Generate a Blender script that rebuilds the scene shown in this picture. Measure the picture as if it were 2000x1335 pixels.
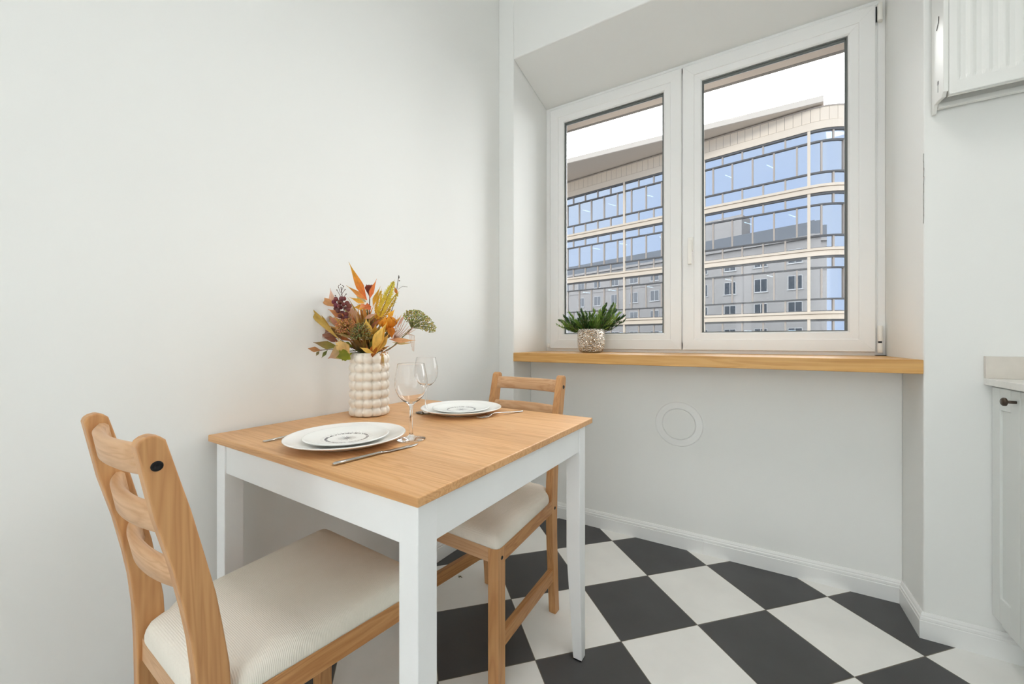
import bpy, bmesh, math, random
from mathutils import Vector, Matrix
random.seed(7)
PI = math.pi
for o in list(bpy.data.objects):
    bpy.data.objects.remove(o)
SC = bpy.context.scene
COL = SC.collection

# ------------------------------------------------------------------ camera
CAM = Vector((1.2669, -1.4331, 1.0012)); YAW = 0.536; FPX = 764.566; PYH = 665.341
cd = bpy.data.cameras.new('camera'); cam = bpy.data.objects.new('camera', cd); COL.objects.link(cam)
cam.location = CAM; cam.rotation_euler = (PI/2, 0, YAW)
cd.sensor_width = 36; cd.lens = 36*FPX/2000; cd.shift_y = (PYH-667.5)/2000
cd.clip_start = 0.02; cd.clip_end = 500
SC.camera = cam
# ------------------------------------------------------------------ view and world
SC.view_settings.view_transform = 'Standard'; SC.view_settings.look = 'None'
SC.view_settings.exposure = 0.12; SC.view_settings.gamma = 1.0; SC.view_settings.use_curve_mapping = False
SC.cycles.use_denoising = True
SC.cycles.max_bounces = 14; SC.cycles.diffuse_bounces = 8; SC.cycles.glossy_bounces = 6
SC.cycles.transmission_bounces = 12; SC.cycles.transparent_max_bounces = 16
SC.cycles.sample_clamp_indirect = 6.0
W = bpy.data.worlds.new('sky'); SC.world = W; W.use_nodes = True
wn = W.node_tree; wn.nodes.clear()
wo = wn.nodes.new('ShaderNodeOutputWorld'); wb = wn.nodes.new('ShaderNodeBackground')
wt = wn.nodes.new('ShaderNodeTexCoord'); ws = wn.nodes.new('ShaderNodeSeparateXYZ')
wr = wn.nodes.new('ShaderNodeMapRange'); wm = wn.nodes.new('ShaderNodeMixRGB'); wk = wn.nodes.new('ShaderNodeTexNoise')
wc = wn.nodes.new('ShaderNodeMixRGB')
wn.links.new(wt.outputs['Generated'], ws.inputs[0]); wn.links.new(ws.outputs['Y'], wr.inputs['Value'])
wr.inputs['From Min'].default_value = 0.12; wr.inputs['From Max'].default_value = 0.48
wn.links.new(wr.outputs[0], wm.inputs[0])
wk.inputs['Scale'].default_value = 2.2; wk.inputs['Detail'].default_value = 4
wn.links.new(wt.outputs['Generated'], wk.inputs['Vector'])
wc.inputs[1].default_value = (0.50, 0.66, 1.0, 1); wc.inputs[2].default_value = (0.85, 0.92, 1.0, 1)   # blue sky with thin cloud behind the house
wn.links.new(wk.outputs['Fac'], wc.inputs[0]); wn.links.new(wc.outputs[0], wm.inputs[1])
wm.inputs[2].default_value = (6.6, 6.6, 6.6, 1)                                                   # bright overcast over the street
wn.links.new(wm.outputs[0], wb.inputs[0]); wb.inputs[1].default_value = 1.15
wn.links.new(wb.outputs[0], wo.inputs[0])

# added unseen ceiling lamp, narrow beam, brightens floor and parapet; hazy sun from behind the house on the street
LAMP_SPOTS = [(1.20, -0.45)]
LAMP_POWER = 4.2
sund = bpy.data.lights.new('sun', 'SUN'); sund.energy = 1.6; sund.angle = 0.35; sund.color = (1, .96, .9)
suno = bpy.data.objects.new('sun', sund); COL.objects.link(suno); suno.rotation_euler = (math.radians(48), 0, math.radians(12)); suno.location = (0, -20, 30)
CEIL = 2.95
# added fill light behind the camera, placed in front of an invented balcony door
bd = bpy.data.lights.new('balcony_door_daylight', 'AREA'); bd.shape = 'RECTANGLE'; bd.size = 2.0; bd.size_y = 2.1; bd.energy = 57.0; bd.color = (.97, .98, 1.0)
bo = bpy.data.objects.new('balcony_door_daylight', bd); COL.objects.link(bo); bo.location = (1.25, -3.53, 1.16); bo.rotation_euler = (PI/2, 0, PI)
def lamp_light(x, y):
    ld = bpy.data.lights.new('ceiling_lamp_light', 'AREA'); ld.shape = 'DISK'; ld.size = 0.52
    ld.spread = math.radians(112); ld.energy = LAMP_POWER; ld.color = (1.0, 0.985, 0.96)
    lo = bpy.data.objects.new('ceiling_lamp_light', ld); COL.objects.link(lo); lo.location = (x, y, CEIL-0.105)
    return lo
lights = [lamp_light(*p) for p in LAMP_SPOTS]
UPLIGHTS = [(0.45, -2.75), (2.05, -2.75)]       # two added torchere lamps, unseen behind the camera, bouncing fill off the ceiling
for (x, y) in UPLIGHTS:
    ld = bpy.data.lights.new('floor_lamp_light', 'AREA'); ld.shape = 'DISK'; ld.size = 0.30; ld.energy = 3.8; ld.color = (1, 1, 1)
    lo = bpy.data.objects.new('floor_lamp_light', ld); COL.objects.link(lo); lo.location = (x, y, 1.335); lo.rotation_euler = (PI, 0, 0)

# ------------------------------------------------------------------ helpers
def tag(o, label=None, cat=None, group=None, kind=None):
    if label: o['label'] = label
    if cat: o['category'] = cat
    if group: o['group'] = group
    if kind: o['kind'] = kind
    return o
def empty(name, loc=(0, 0, 0), rz=0.0):
    o = bpy.data.objects.new(name, None); COL.objects.link(o)
    o.location = loc; o.rotation_euler = (0, 0, rz); o.empty_display_size = 0.05
    return o
class MB:
    """collects geometry for ONE mesh object"""
    def __init__(s): s.v = []; s.f = []; s.c = []; s.smooth = []
    def add(s, verts, faces, col=None, smooth=False):
        n = len(s.v); s.v += [tuple(v) for v in verts]
        s.f += [tuple(i+n for i in f) for f in faces]
        s.smooth += [smooth]*len(faces)
        s.c += (col if isinstance(col, list) else [col or (1, 1, 1)]*len(verts))
        return s
    def box(s, x0, x1, y0, y1, z0, z1, col=None):
        v = [(x, y, z) for z in (z0, z1) for y in (y0, y1) for x in (x0, x1)]
        return s.add(v, [(0, 2, 3, 1), (4, 5, 7, 6), (0, 1, 5, 4), (2, 6, 7, 3), (0, 4, 6, 2), (1, 3, 7, 5)], col)
    def obox(s, o, ex, ey, ez, a, b, c, col=None):
        o, ex, ey, ez = map(Vector, (o, ex, ey, ez))
        v = [o+ex*x+ey*y+ez*z for z in c for y in b for x in a]
        return s.add(v, [(0, 2, 3, 1), (4, 5, 7, 6), (0, 1, 5, 4), (2, 6, 7, 3), (0, 4, 6, 2), (1, 3, 7, 5)], col)
    def prism(s, poly, lift, axis='x', lo=0, hi=1, col=None):
        """poly: 2-D outline, extruded along axis from lo to hi"""
        n = len(poly)
        def P(p, t): return {'x': (t, p[0], p[1]), 'y': (p[0], t, p[1]), 'z': (p[0], p[1], t)}[axis]
        v = [P(p, lo) for p in poly]+[P(p, hi) for p in poly]
        f = [tuple(range(n))[::-1], tuple(range(n, 2*n))]+[(i, (i+1) % n, n+(i+1) % n, n+i) for i in range(n)]
        return s.add(v, f, col)
    def lathe(s, prof, n=48, c=(0, 0, 0), col=None, close=False, smooth=True):
        v = []; f = []; m = len(prof)
        for k in range(n):
            a = 2*PI*k/n
            for r, z in prof: v.append((c[0]+r*math.cos(a), c[1]+r*math.sin(a), c[2]+z))
        for k in range(n):
            k2 = (k+1) % n
            for i in range(m if close else m-1):
                j = (i+1) % m
                f.append((k*m+i, k2*m+i, k2*m+j, k*m+j))
        return s.add(v, f, col, smooth)
    def tube(s, pts, rad, n=8, col=None, smooth=True, cap=True):
        pts = [Vector(p) for p in pts]; m = len(pts)
        rads = rad if isinstance(rad, (list, tuple)) else [rad]*m
        v = []; f = []; up = None
        for i, p in enumerate(pts):
            t = (pts[min(i+1, m-1)]-pts[max(i-1, 0)]).normalized()
            if up is None:
                up = Vector((0, 0, 1)) if abs(t.z) < .9 else Vector((1, 0, 0))
            a = (up-t*up.dot(t)).normalized(); b = t.cross(a); up = a
            for k in range(n):
                th = 2*PI*k/n; v.append(p+(a*math.cos(th)+b*math.sin(th))*rads[i])
        for i in range(m-1):
            for k in range(n):
                k2 = (k+1) % n; f.append((i*n+k, i*n+k2, (i+1)*n+k2, (i+1)*n+k))
        if cap:
            f.append(tuple(range(n))[::-1]); f.append(tuple(range((m-1)*n, m*n)))
        return s.add(v, f, col if not isinstance(col, list) else [c for c in col for _ in range(n)], smooth)
    def ball(s, c, r, col=None, n=8, m=6, sc=(1, 1, 1)):
        v = []; f = []
        for i in range(m+1):
            ph = PI*i/m
            for k in range(n):
                th = 2*PI*k/n
                v.append((c[0]+r*sc[0]*math.sin(ph)*math.cos(th), c[1]+r*sc[1]*math.sin(ph)*math.sin(th), c[2]+r*sc[2]*math.cos(ph)))
        for i in range(m):
            for k in range(n):
                k2 = (k+1) % n; f.append((i*n+k, (i+1)*n+k, (i+1)*n+k2, i*n+k2))
        return s.add(v, f, col, True)
    def build(s, name, mat, parent=None, bevel=0, seg=2, sub=0, smooth=None, weld=False):
        me = bpy.data.meshes.new(name); me.from_pydata(s.v, [], s.f)
        at = me.color_attributes.new('Col', 'FLOAT_COLOR', 'POINT')
        for i, c in enumerate(s.c): at.data[i].color = (c[0], c[1], c[2], 1)
        for i, p in enumerate(me.polygons): p.use_smooth = s.smooth[i] if smooth is None else smooth
        bm = bmesh.new(); bm.from_mesh(me)
        if weld: bmesh.ops.remove_doubles(bm, verts=bm.verts, dist=1e-5)
        bmesh.ops.recalc_face_normals(bm, faces=bm.faces); bm.to_mesh(me); bm.free()
        me.materials.append(mat)
        o = bpy.data.objects.new(name, me); COL.objects.link(o)
        if parent: o.parent = parent
        if bevel:
            b = o.modifiers.new('bevel', 'BEVEL'); b.width = bevel; b.segments = seg; b.limit_method = 'ANGLE'; b.angle_limit = 0.6
            b.harden_normals = False
        if sub:
            m = o.modifiers.new('sub', 'SUBSURF'); m.levels = sub; m.render_levels = sub
        return o
def copy_tree(o, parent=None):
    c = o.copy(); COL.objects.link(c); c.parent = parent
    for ch in o.children: copy_tree(ch, c)
    return c
def lin(r, g=None, b=None):
    if g is None: r, g, b = r
    f = lambda x: (x/255/12.92) if x/255 <= .04045 else ((x/255+.055)/1.055)**2.4
    return (f(r), f(g), f(b))
def lerp(a, b, t): return tuple(a[i]+(b[i]-a[i])*t for i in range(3))

# ------------------------------------------------------------------ materials
def newmat(name):
    m = bpy.data.materials.new(name); m.use_nodes = True
    return m, m.node_tree, m.node_tree.nodes['Principled BSDF']
def N(nt, kind, **kw):
    n = nt.nodes.new(kind)
    for k, v in kw.items():
        if k in n.inputs: n.inputs[k].default_value = v
        else: setattr(n, k, v)
    return n
def coords(nt, sc=(1, 1, 1), rot=(0, 0, 0), loc=(0, 0, 0)):
    t = N(nt, 'ShaderNodeTexCoord'); m = N(nt, 'ShaderNodeMapping')
    m.inputs['Scale'].default_value = sc; m.inputs['Rotation'].default_value = rot; m.inputs['Location'].default_value = loc
    nt.links.new(t.outputs['Object'], m.inputs[0]); return m.outputs[0]
def ramp(nt, src, stops):
    r = N(nt, 'ShaderNodeValToRGB'); nt.links.new(src, r.inputs[0]); e = r.color_ramp.elements
    while len(e) < len(stops): e.new(0.5)
    for el, (p, c) in zip(e, stops): el.position = p; el.color = (*c, 1)
    return r.outputs[0]
def bump(nt, b, src, strength, dist=0.01):
    n = N(nt, 'ShaderNodeBump'); n.inputs['Strength'].default_value = strength; n.inputs['Distance'].default_value = dist
    nt.links.new(src, n.inputs['Height']); nt.links.new(n.outputs[0], b.inputs['Normal'])
def plain(name, rgb, rough=0.5, metal=0.0, noise=0.0, nscale=20, bmp=0, spec=0.5, coat=0):
    m, nt, b = newmat(name); b.inputs['Base Color'].default_value = (*lin(rgb), 1)
    b.inputs['Roughness'].default_value = rough; b.inputs['Metallic'].default_value = metal
    b.inputs['Specular IOR Level'].default_value = spec; b.inputs['Coat Weight'].default_value = coat
    if noise or bmp:
        n = N(nt, 'ShaderNodeTexNoise', Scale=nscale, Detail=4.0); nt.links.new(coords(nt), n.inputs['Vector'])
        if noise:
            c = lin(rgb); a = tuple(max(0, x*(1-noise)) for x in c); d = tuple(min(1, x*(1+noise)) for x in c)
            nt.links.new(ramp(nt, n.outputs['Fac'], [(0.3, a), (0.7, d)]), b.inputs['Base Color'])
        if bmp: bump(nt, b, n.outputs['Fac'], bmp, 0.002)
    return m
def wood(name, base, dark, light, axis='x', scale=1.0, rough=0.42, boards=None, knots=True, rings=True):
    """pine: rings stretched along the grain axis, fine pores, board to board shade, a few knots"""
    m, nt, b = newmat(name); L = nt.links
    st = {'x': (0.9, 14, 14), 'y': (14, 0.9, 14), 'z': (14, 14, 0.9)}[axis]
    c1 = coords(nt, tuple(s*scale for s in st))
    n1 = N(nt, 'ShaderNodeTexNoise', Scale=1.6, Detail=3.0, Roughness=0.5, Distortion=0.6); L.new(c1, n1.inputs['Vector'])
    st2 = {'x': (2.5, 120, 120), 'y': (120, 2.5, 120), 'z': (120, 120, 2.5)}[axis]
    n2 = N(nt, 'ShaderNodeTexNoise', Scale=1.5, Detail=2.0); L.new(coords(nt, tuple(s*scale for s in st2)), n2.inputs['Vector'])
    mul = N(nt, 'ShaderNodeMath', operation='MULTIPLY'); L.new(n1.outputs['Fac'], mul.inputs[0]); mul.inputs[1].default_value = 9.0
    fr = N(nt, 'ShaderNodeMath', operation='PINGPONG'); L.new(mul.outputs[0], fr.inputs[0]); fr.inputs[1].default_value = 0.5
    g = ramp(nt, fr.outputs[0], [(0.0, lin(dark)), (0.28, lin(base)), (0.75, lin(light)), (1.0, lin(base))])
    mx = N(nt, 'ShaderNodeMixRGB', blend_type='MULTIPLY'); mx.inputs[0].default_value = 0.45
    L.new(g, mx.inputs[1]); L.new(ramp(nt, n2.outputs['Fac'], [(0.35, (0.80, 0.74, 0.68)), (0.6, (1, 1, 1))]), mx.inputs[2])
    out = mx.outputs[0]
    if boards:
        ax, wdt = boards
        sp = N(nt, 'ShaderNodeSeparateXYZ'); L.new(coords(nt), sp.inputs[0])
        dv = N(nt, 'ShaderNodeMath', operation='DIVIDE'); L.new(sp.outputs[ax], dv.inputs[0]); dv.inputs[1].default_value = wdt
        fl = N(nt, 'ShaderNodeMath', operation='FLOOR'); L.new(dv.outputs[0], fl.inputs[0])
        wh = N(nt, 'ShaderNodeTexWhiteNoise', noise_dimensions='1D'); L.new(fl.outputs[0], wh.inputs['W'])
        m2 = N(nt, 'ShaderNodeMixRGB', blend_type='MULTIPLY'); m2.inputs[0].default_value = 1.0
        L.new(out, m2.inputs[1]); L.new(ramp(nt, wh.outputs['Value'], [(0, (0.90, 0.87, 0.84)), (1, (1.04, 1.04, 1.05))]), m2.inputs[2]); out = m2.outputs[0]
    if knots:
        sk = {'x': (3.0, 7, 7), 'y': (7, 3.0, 7), 'z': (7, 7, 3.0)}[axis]
        vo = N(nt, 'ShaderNodeTexVoronoi', Scale=1.0); L.new(coords(nt, sk, loc=(0.3, 0.7, 0.1)), vo.inputs['Vector'])
        k = ramp(nt, vo.outputs['Distance'], [(0.045, lin((128, 74, 38))), (0.085, (1, 1, 1))])
        m3 = N(nt, 'ShaderNodeMixRGB', blend_type='MULTIPLY'); m3.inputs[0].default_value = 0.75
        L.new(out, m3.inputs[1]); L.new(k, m3.inputs[2]); out = m3.outputs[0]
    L.new(out, b.inputs['Base Color']); b.inputs['Roughness'].default_value = rough
    b.inputs['Specular IOR Level'].default_value = 0.4
    bump(nt, b, n2.outputs['Fac'], 0.12, 0.001)
    return m
M = {}
M['wall'] = plain('white_wall_paint', (233, 234, 232), 0.75, nscale=60, bmp=0.04, spec=0.25)
M['ceiling'] = plain('ceiling_paint', (236, 237, 237), 0.8)
M['base'] = plain('white_gloss_trim', (234, 235, 234), 0.35)
M['pvc'] = plain('white_window_plastic', (236, 236, 235), 0.28)
M['gasket'] = plain('grey_rubber_gasket', (112, 116, 114), 0.6)
M['hinge'] = plain('white_hinge_cap', (238, 236, 230), 0.3)
M['black'] = plain('black_steel', (28, 28, 30), 0.4, metal=0.6)
M['white_wood'] = plain('white_stained_wood', (234, 235, 235), 0.42, noise=0.02, nscale=8)
M['cabinet'] = plain('white_cabinet_lacquer', (226, 229, 227), 0.35)
M['counter'] = plain('white_quartz', (232, 231, 227), 0.25, noise=0.03, nscale=120)
M['splash'] = plain('beige_splashback', (214, 208, 199), 0.35, noise=0.03, nscale=30)
M['knob'] = plain('dark_bronze', (92, 80, 72), 0.4, metal=0.8)
M['radiator'] = plain('radiator_enamel', (228, 229, 226), 0.28)
M['steel'] = plain('cutlery_steel', (200, 198, 194), 0.16, metal=1.0)
M['vase'] = plain('cream_ceramic', (233, 225, 213), 0.34, noise=0.04, nscale=25)
M['soil'] = plain('dark_soil', (60, 50, 40), 0.9, noise=0.4, nscale=90)
M['crumb'] = plain('dry_leaf', (92, 92, 70), 0.8)
M['table_top'] = wood('pine_table_top', (220, 172, 120), (208, 157, 104), (226, 181, 131), 'x', 1.0, 0.38, boards=('Y', 0.093), knots=False)
M['chair_wood'] = wood('pine_chair_post', (200, 150, 100), (188, 136, 88), (207, 159, 109), 'z', 0.8, 0.42, knots=True)
M['slat_wood'] = wood('pine_chair_slat', (208, 166, 126), (197, 153, 112), (214, 175, 137), 'x', 0.9, 0.45, knots=False)
M['rail_wood'] = wood('pine_chair_rail', (194, 142, 90), (178, 124, 74), (203, 153, 101), 'y', 1.0, 0.45)
M['sill_wood'] = wood('pine_window_board', (216, 168, 101), (207, 157, 89), (222, 178, 115), 'x', 0.8, 0.4, boards=('Z', 0.0165), knots=True)

def fabric():
    m, nt, b = newmat('cream_ribbed_fabric'); L = nt.links
    sp = N(nt, 'ShaderNodeSeparateXYZ'); L.new(coords(nt), sp.inputs[0])
    def s(ax, k):
        a = N(nt, 'ShaderNodeMath', operation='MULTIPLY'); L.new(sp.outputs[ax], a.inputs[0]); a.inputs[1].default_value = k
        c = N(nt, 'ShaderNodeMath', operation='SINE'); L.new(a.outputs[0], c.inputs[0]); return c.outputs[0]
    ad = N(nt, 'ShaderNodeMath', operation='ADD'); L.new(s('X', 1100), ad.inputs[0]); L.new(s('Y', 2200), ad.inputs[1])
    n = N(nt, 'ShaderNodeTexNoise', Scale=6.0, Detail=3.0); L.new(coords(nt), n.inputs['Vector'])
    L.new(ramp(nt, n.outputs['Fac'], [(0.3, lin((228, 221, 209))), (0.7, lin((234, 228, 217)))]), b.inputs['Base Color'])
    b.inputs['Roughness'].default_value = 0.9; b.inputs['Specular IOR Level'].default_value = 0.15
    bump(nt, b, ad.outputs[0], 0.35, 0.0006)
    return m
M['fabric'] = fabric()

def tile_floor():
    m, nt, b = newmat('checkered_floor_tiles'); L = nt.links
    TA, TS, O1, O2 = 0.793, 0.3004, 0.0098, 0.116
    sp = N(nt, 'ShaderNodeSeparateXYZ'); L.new(coords(nt), sp.inputs[0])
    def math_(op, a, b_=None):
        n = N(nt, 'ShaderNodeMath', operation=op)
        for i, x in enumerate((a, b_)):
            if x is None: continue
            if isinstance(x, (int, float)): n.inputs[i].default_value = x
            else: L.new(x, n.inputs[i])
        return n.outputs[0]
    c, s = math.cos(TA), math.sin(TA)
    x = math_('SUBTRACT', sp.outputs['X'], 1.2); y = sp.outputs['Y']
    u = math_('DIVIDE', math_('SUBTRACT', math_('ADD', math_('MULTIPLY', x, c), math_('MULTIPLY', y, s)), O1), TS)
    v = math_('DIVIDE', math_('SUBTRACT', math_('SUBTRACT', math_('MULTIPLY', y, c), math_('MULTIPLY', x, s)), O2), TS)
    fu, fv = math_('FLOOR', u), math_('FLOOR', v)
    par = math_('ABSOLUTE', math_('MODULO', math_('ADD', fu, fv), 2.0))
    def edge(t, f):
        a = math_('SUBTRACT', t, f); return math_('MINIMUM', a, math_('SUBTRACT', 1.0, a))
    e = math_('MINIMUM', edge(u, fu), edge(v, fv))
    g = math_('LESS_THAN', e, 0.0042)
    n = N(nt, 'ShaderNodeTexNoise', Scale=7.0, Detail=5.0); L.new(coords(nt), n.inputs['Vector'])
    n2 = N(nt, 'ShaderNodeTexNoise', Scale=55.0, Detail=2.0); L.new(coords(nt), n2.inputs['Vector'])
    wh = ramp(nt, n.outputs['Fac'], [(0.3, lin((231, 231, 228))), (0.7, lin((238, 238, 235)))])
    dk = ramp(nt, n.outputs['Fac'], [(0.3, lin((68, 68, 69))), (0.7, lin((76, 76, 77)))])
    m1 = N(nt, 'ShaderNodeMixRGB'); L.new(par, m1.inputs[0]); L.new(wh, m1.inputs[1]); L.new(dk, m1.inputs[2])
    m2 = N(nt, 'ShaderNodeMixRGB'); L.new(g, m2.inputs[0]); L.new(m1.outputs[0], m2.inputs[1]); m2.inputs[2].default_value = (*lin((112, 104, 92)), 1)
    L.new(m2.outputs[0], b.inputs['Base Color'])
    b.inputs['Roughness'].default_value = 0.42; b.inputs['Specular IOR Level'].default_value = 0.4
    bump(nt, b, math_('MINIMUM', math_('MULTIPLY', e, 60.0), 1.0), 0.5, 0.001)
    return m
M['floor'] = tile_floor()

def col_attr(name, rough=0.6, noise=0.2, sss=0.0, nscale=70, trans=0.0):
    m, nt, b = newmat(name); L = nt.links
    a = N(nt, 'ShaderNodeAttribute', attribute_name='Col'); n = N(nt, 'ShaderNodeTexNoise', Scale=nscale, Detail=3.0)
    L.new(coords(nt), n.inputs['Vector'])
    mx = N(nt, 'ShaderNodeMixRGB', blend_type='MULTIPLY'); mx.inputs[0].default_value = 1.0
    L.new(a.outputs['Color'], mx.inputs[1]); L.new(ramp(nt, n.outputs['Fac'], [(0.3, (1.12-noise,)*3), (0.7, (1.15+noise*.3,)*3)]), mx.inputs[2])
    L.new(mx.outputs[0], b.inputs['Base Color']); b.inputs['Roughness'].default_value = rough
    b.inputs['Specular IOR Level'].default_value = 0.3
    if trans:
        t = N(nt, 'ShaderNodeBsdfTranslucent'); L.new(mx.outputs[0], t.inputs[0]); ms = N(nt, 'ShaderNodeMixShader'); ms.inputs[0].default_value = trans
        o = nt.nodes['Material Output']; L.new(b.outputs[0], ms.inputs[1]); L.new(t.outputs[0], ms.inputs[2]); L.new(ms.outputs[0], o.inputs[0])
    return m
M['petal'] = col_attr('silk_petal', 0.55, 0.18, trans=0.25)
M['leafmat'] = col_attr('plant_leaf', 0.45, 0.15, trans=0.15)

def glass_solid(name, rgb=(255, 255, 255), rough=0.0, ior=1.45):
    m, nt, b = newmat(name); b.inputs['Base Color'].default_value = (*lin(rgb), 1); b.inputs['Roughness'].default_value = rough
    b.inputs['Transmission Weight'].default_value = 1.0; b.inputs['IOR'].default_value = ior
    return m
M['wineglass'] = glass_solid('clear_wine_glass', ior=1.33)
def pane_mat():
    m, nt, b = newmat('clear_window_glass'); L = nt.links; nt.nodes.remove(b); o = nt.nodes['Material Output']
    t = N(nt, 'ShaderNodeBsdfTransparent'); t.inputs[0].default_value = (0.97, 0.98, 0.98, 1)
    g = N(nt, 'ShaderNodeBsdfGlossy'); g.inputs['Roughness'].default_value = 0.0
    f = N(nt, 'ShaderNodeFresnel'); f.inputs['IOR'].default_value = 1.3; ms = N(nt, 'ShaderNodeMixShader')
    L.new(f.outputs[0], ms.inputs[0]); L.new(t.outputs[0], ms.inputs[1]); L.new(g.outputs[0], ms.inputs[2]); L.new(ms.outputs[0], o.inputs[0])
    return m
M['pane'] = pane_mat()

# ------------------------------------------------------------------ room shell
YF = 0.419      # wall plane left and right of the window niche
YP = 0.618      # parapet wall below the sill
YW = 0.82       # inner face of the window sashes
NX0, NX1 = 0.177, 1.788
SZ0, SZ1 = 0.889, 0.937
LZF, LZB = 2.548, 2.476
XR, YB = 2.56, -3.6
YE = 0.895      # where the plastered inner wall meets the outer masonry
def wl(y): return 0.023+0.042*(y+0.95)    # left wall runs slightly out of square
def quadwall(name, pts_low, z0, z1, mat, thick, out):
    mb = MB()
    (xa, ya), (xb, yb) = pts_low
    ox, oy = out[0]*thick, out[1]*thick
    v = [(xa, ya, z0), (xb, yb, z0), (xb+ox, yb+oy, z0), (xa+ox, ya+oy, z0)]
    v += [(x, y, z1) for x, y, _ in v]
    mb.add(v, [(0, 3, 2, 1), (4, 5, 6, 7), (0, 1, 5, 4), (1, 2, 6, 5), (2, 3, 7, 6), (3, 0, 4, 7)])
    return tag(mb.build(name, mat), kind='structure')
fl = MB(); fl.box(wl(YB)-0.15, XR+0.15, YB-0.15, YE, -0.12, 0.0); tag(fl.build('floor', M['floor']), kind='structure')
ce = MB(); ce.box(wl(YB)-0.15, XR+0.15, YB-0.15, YE, CEIL, CEIL+0.15); tag(ce.build('ceiling', M['ceiling']), kind='structure')
quadwall('wall_left', ((wl(YB), YB), (wl(YE), YE)), 0, CEIL, M['wall'], 0.15, (-1, 0))
quadwall('wall_right', ((XR, YB), (XR, YE)), 0, CEIL, M['wall'], 0.15, (1, 0))
quadwall('wall_back', ((wl(YB), YB), (XR, YB)), 0, CEIL, M['wall'], 0.15, (0, -1))
# front wall: pier left, pier right, lintel with a sloping soffit, parapet: one continuous plastered mesh
fw = MB()
fw.box(wl(YF), NX0, YF, YE, 0, CEIL)
fw.box(NX1, XR, YF, YE, 0, CEIL)
fw.prism([(YF, LZF), (YF, CEIL), (YE, CEIL), (YE, LZB), (YW, LZB)], 0, 'x', NX0, NX1)
fw.box(NX0, NX1, YP, YE, 0, 0.915)
tag(fw.build('wall_front', M['wall'], bevel=0.004), kind='structure')
ck = MB()
for k in range(9):
    z = 1.40+0.026*k+random.uniform(-.004, .004)
    ck.tube([(NX1-0.0004+random.uniform(0, .0012), YF-0.0004, z), (NX1+random.uniform(0, .0012), YF-0.0004, z+0.03)], 0.0009, 5)
tag(ck.build('trim_1', plain('hairline_crack', (150, 150, 146), 0.9)), kind='structure')

def baseboard(name, path, h=0.086, t=0.013):
    """swept moulded profile along a floor path; the room side lies to the right of the path direction"""
    prof = [(0, 0), (t, 0), (t, 0.058), (t-0.0025, 0.0605), (t-0.001, 0.0635), (t-0.0015, 0.070), (t-0.005, 0.0735), (t-0.0045, 0.077), (t-0.0075, h-0.002), (t-0.009, h), (0, h)]
    P = [Vector(p) for p in path]; n = len(P); v = []; f = []; m = len(prof)
    for i, p in enumerate(P):
        d0 = (P[i]-P[i-1]).normalized() if i else (P[1]-P[0]).normalized()
        d1 = (P[i+1]-P[i]).normalized() if i < n-1 else d0
        n0 = Vector((d0.y, -d0.x)); n1 = Vector((d1.y, -d1.x)); nn = (n0+n1).normalized(); k = 1/max(.3, nn.dot(n0))
        for a, z in prof: v.append((p.x+nn.x*a*k, p.y+nn.y*a*k, z))
    for i in range(n-1):
        for j in range(m-1): f.append((i*m+j, (i+1)*m+j, (i+1)*m+j+1, i*m+j+1))
    f.append(tuple(range(m))); f.append(tuple(range((n-1)*m, n*m))[::-1])
    mb = MB(); mb.add(v, f); return tag(mb.build(name, M['base']), kind='structure')
baseboard('baseboard_left', [(wl(YB)+.001, YB), (wl(YF)+.001, YF-.0005), (NX0+.0005, YF-.0005), (NX0+.0005, YP-.0005), (1.10, YP-.0005)])
baseboard('baseboard_front', [(1.1004, YP-.0005), (NX1-.0005, YP-.0005), (NX1-.0005, YF-.0005), (2.02, YF-.0005)])

# ------------------------------------------------------------------ window
win = tag(empty('window_1', ((NX0+NX1)/2, YW, SZ1)), kind='structure')
def W2(o): # keep world coordinates while parenting to window
    o.matrix_parent_inverse = Matrix.Translation(-win.location); return o
def framepiece(mb, x0, x1, z0, z1, prof, y0):
    """four mitred members; prof: list of (inset from outer edge, depth y) walking from outer-back over the face to inner-back"""
    cs = [(x0, z0), (x1, z0), (x1, z1), (x0, z1)]
    def P(k, ins, y):
        sx = 1 if k in (0, 3) else -1; sz = 1 if k in (0, 1) else -1
        ix, iz = ins if isinstance(ins, tuple) else (ins, ins)
        return (cs[k][0]+sx*ix, y0+y, cs[k][1]+sz*iz)
    for k in range(4):
        k2 = (k+1) % 4; m = len(prof); v = []
        for kk in (k, k2):
            for ins, y in prof: v.append(P(kk, ins, y))
        f = [(i, m+i, m+(i+1) % m, (i+1) % m) for i in range(m)]
        f += [tuple(range(m)), tuple(range(m, 2*m))[::-1]]
        mb.add(v, f)
fr = MB()
framepiece(fr, NX0+.0006, NX1-.0006, SZ1-.003, LZB+.012, [(0, .068), (0, .013), (.024, .013), (.026, .016), (.058, .016), (.058, .068)], YW)
fr.box(0.955, 1.005, YW+.016, YW+.066, SZ1+.01, LZB-.02)
W2(fr.build('frame', M['pvc'], win, bevel=0.0008, seg=1))
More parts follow.
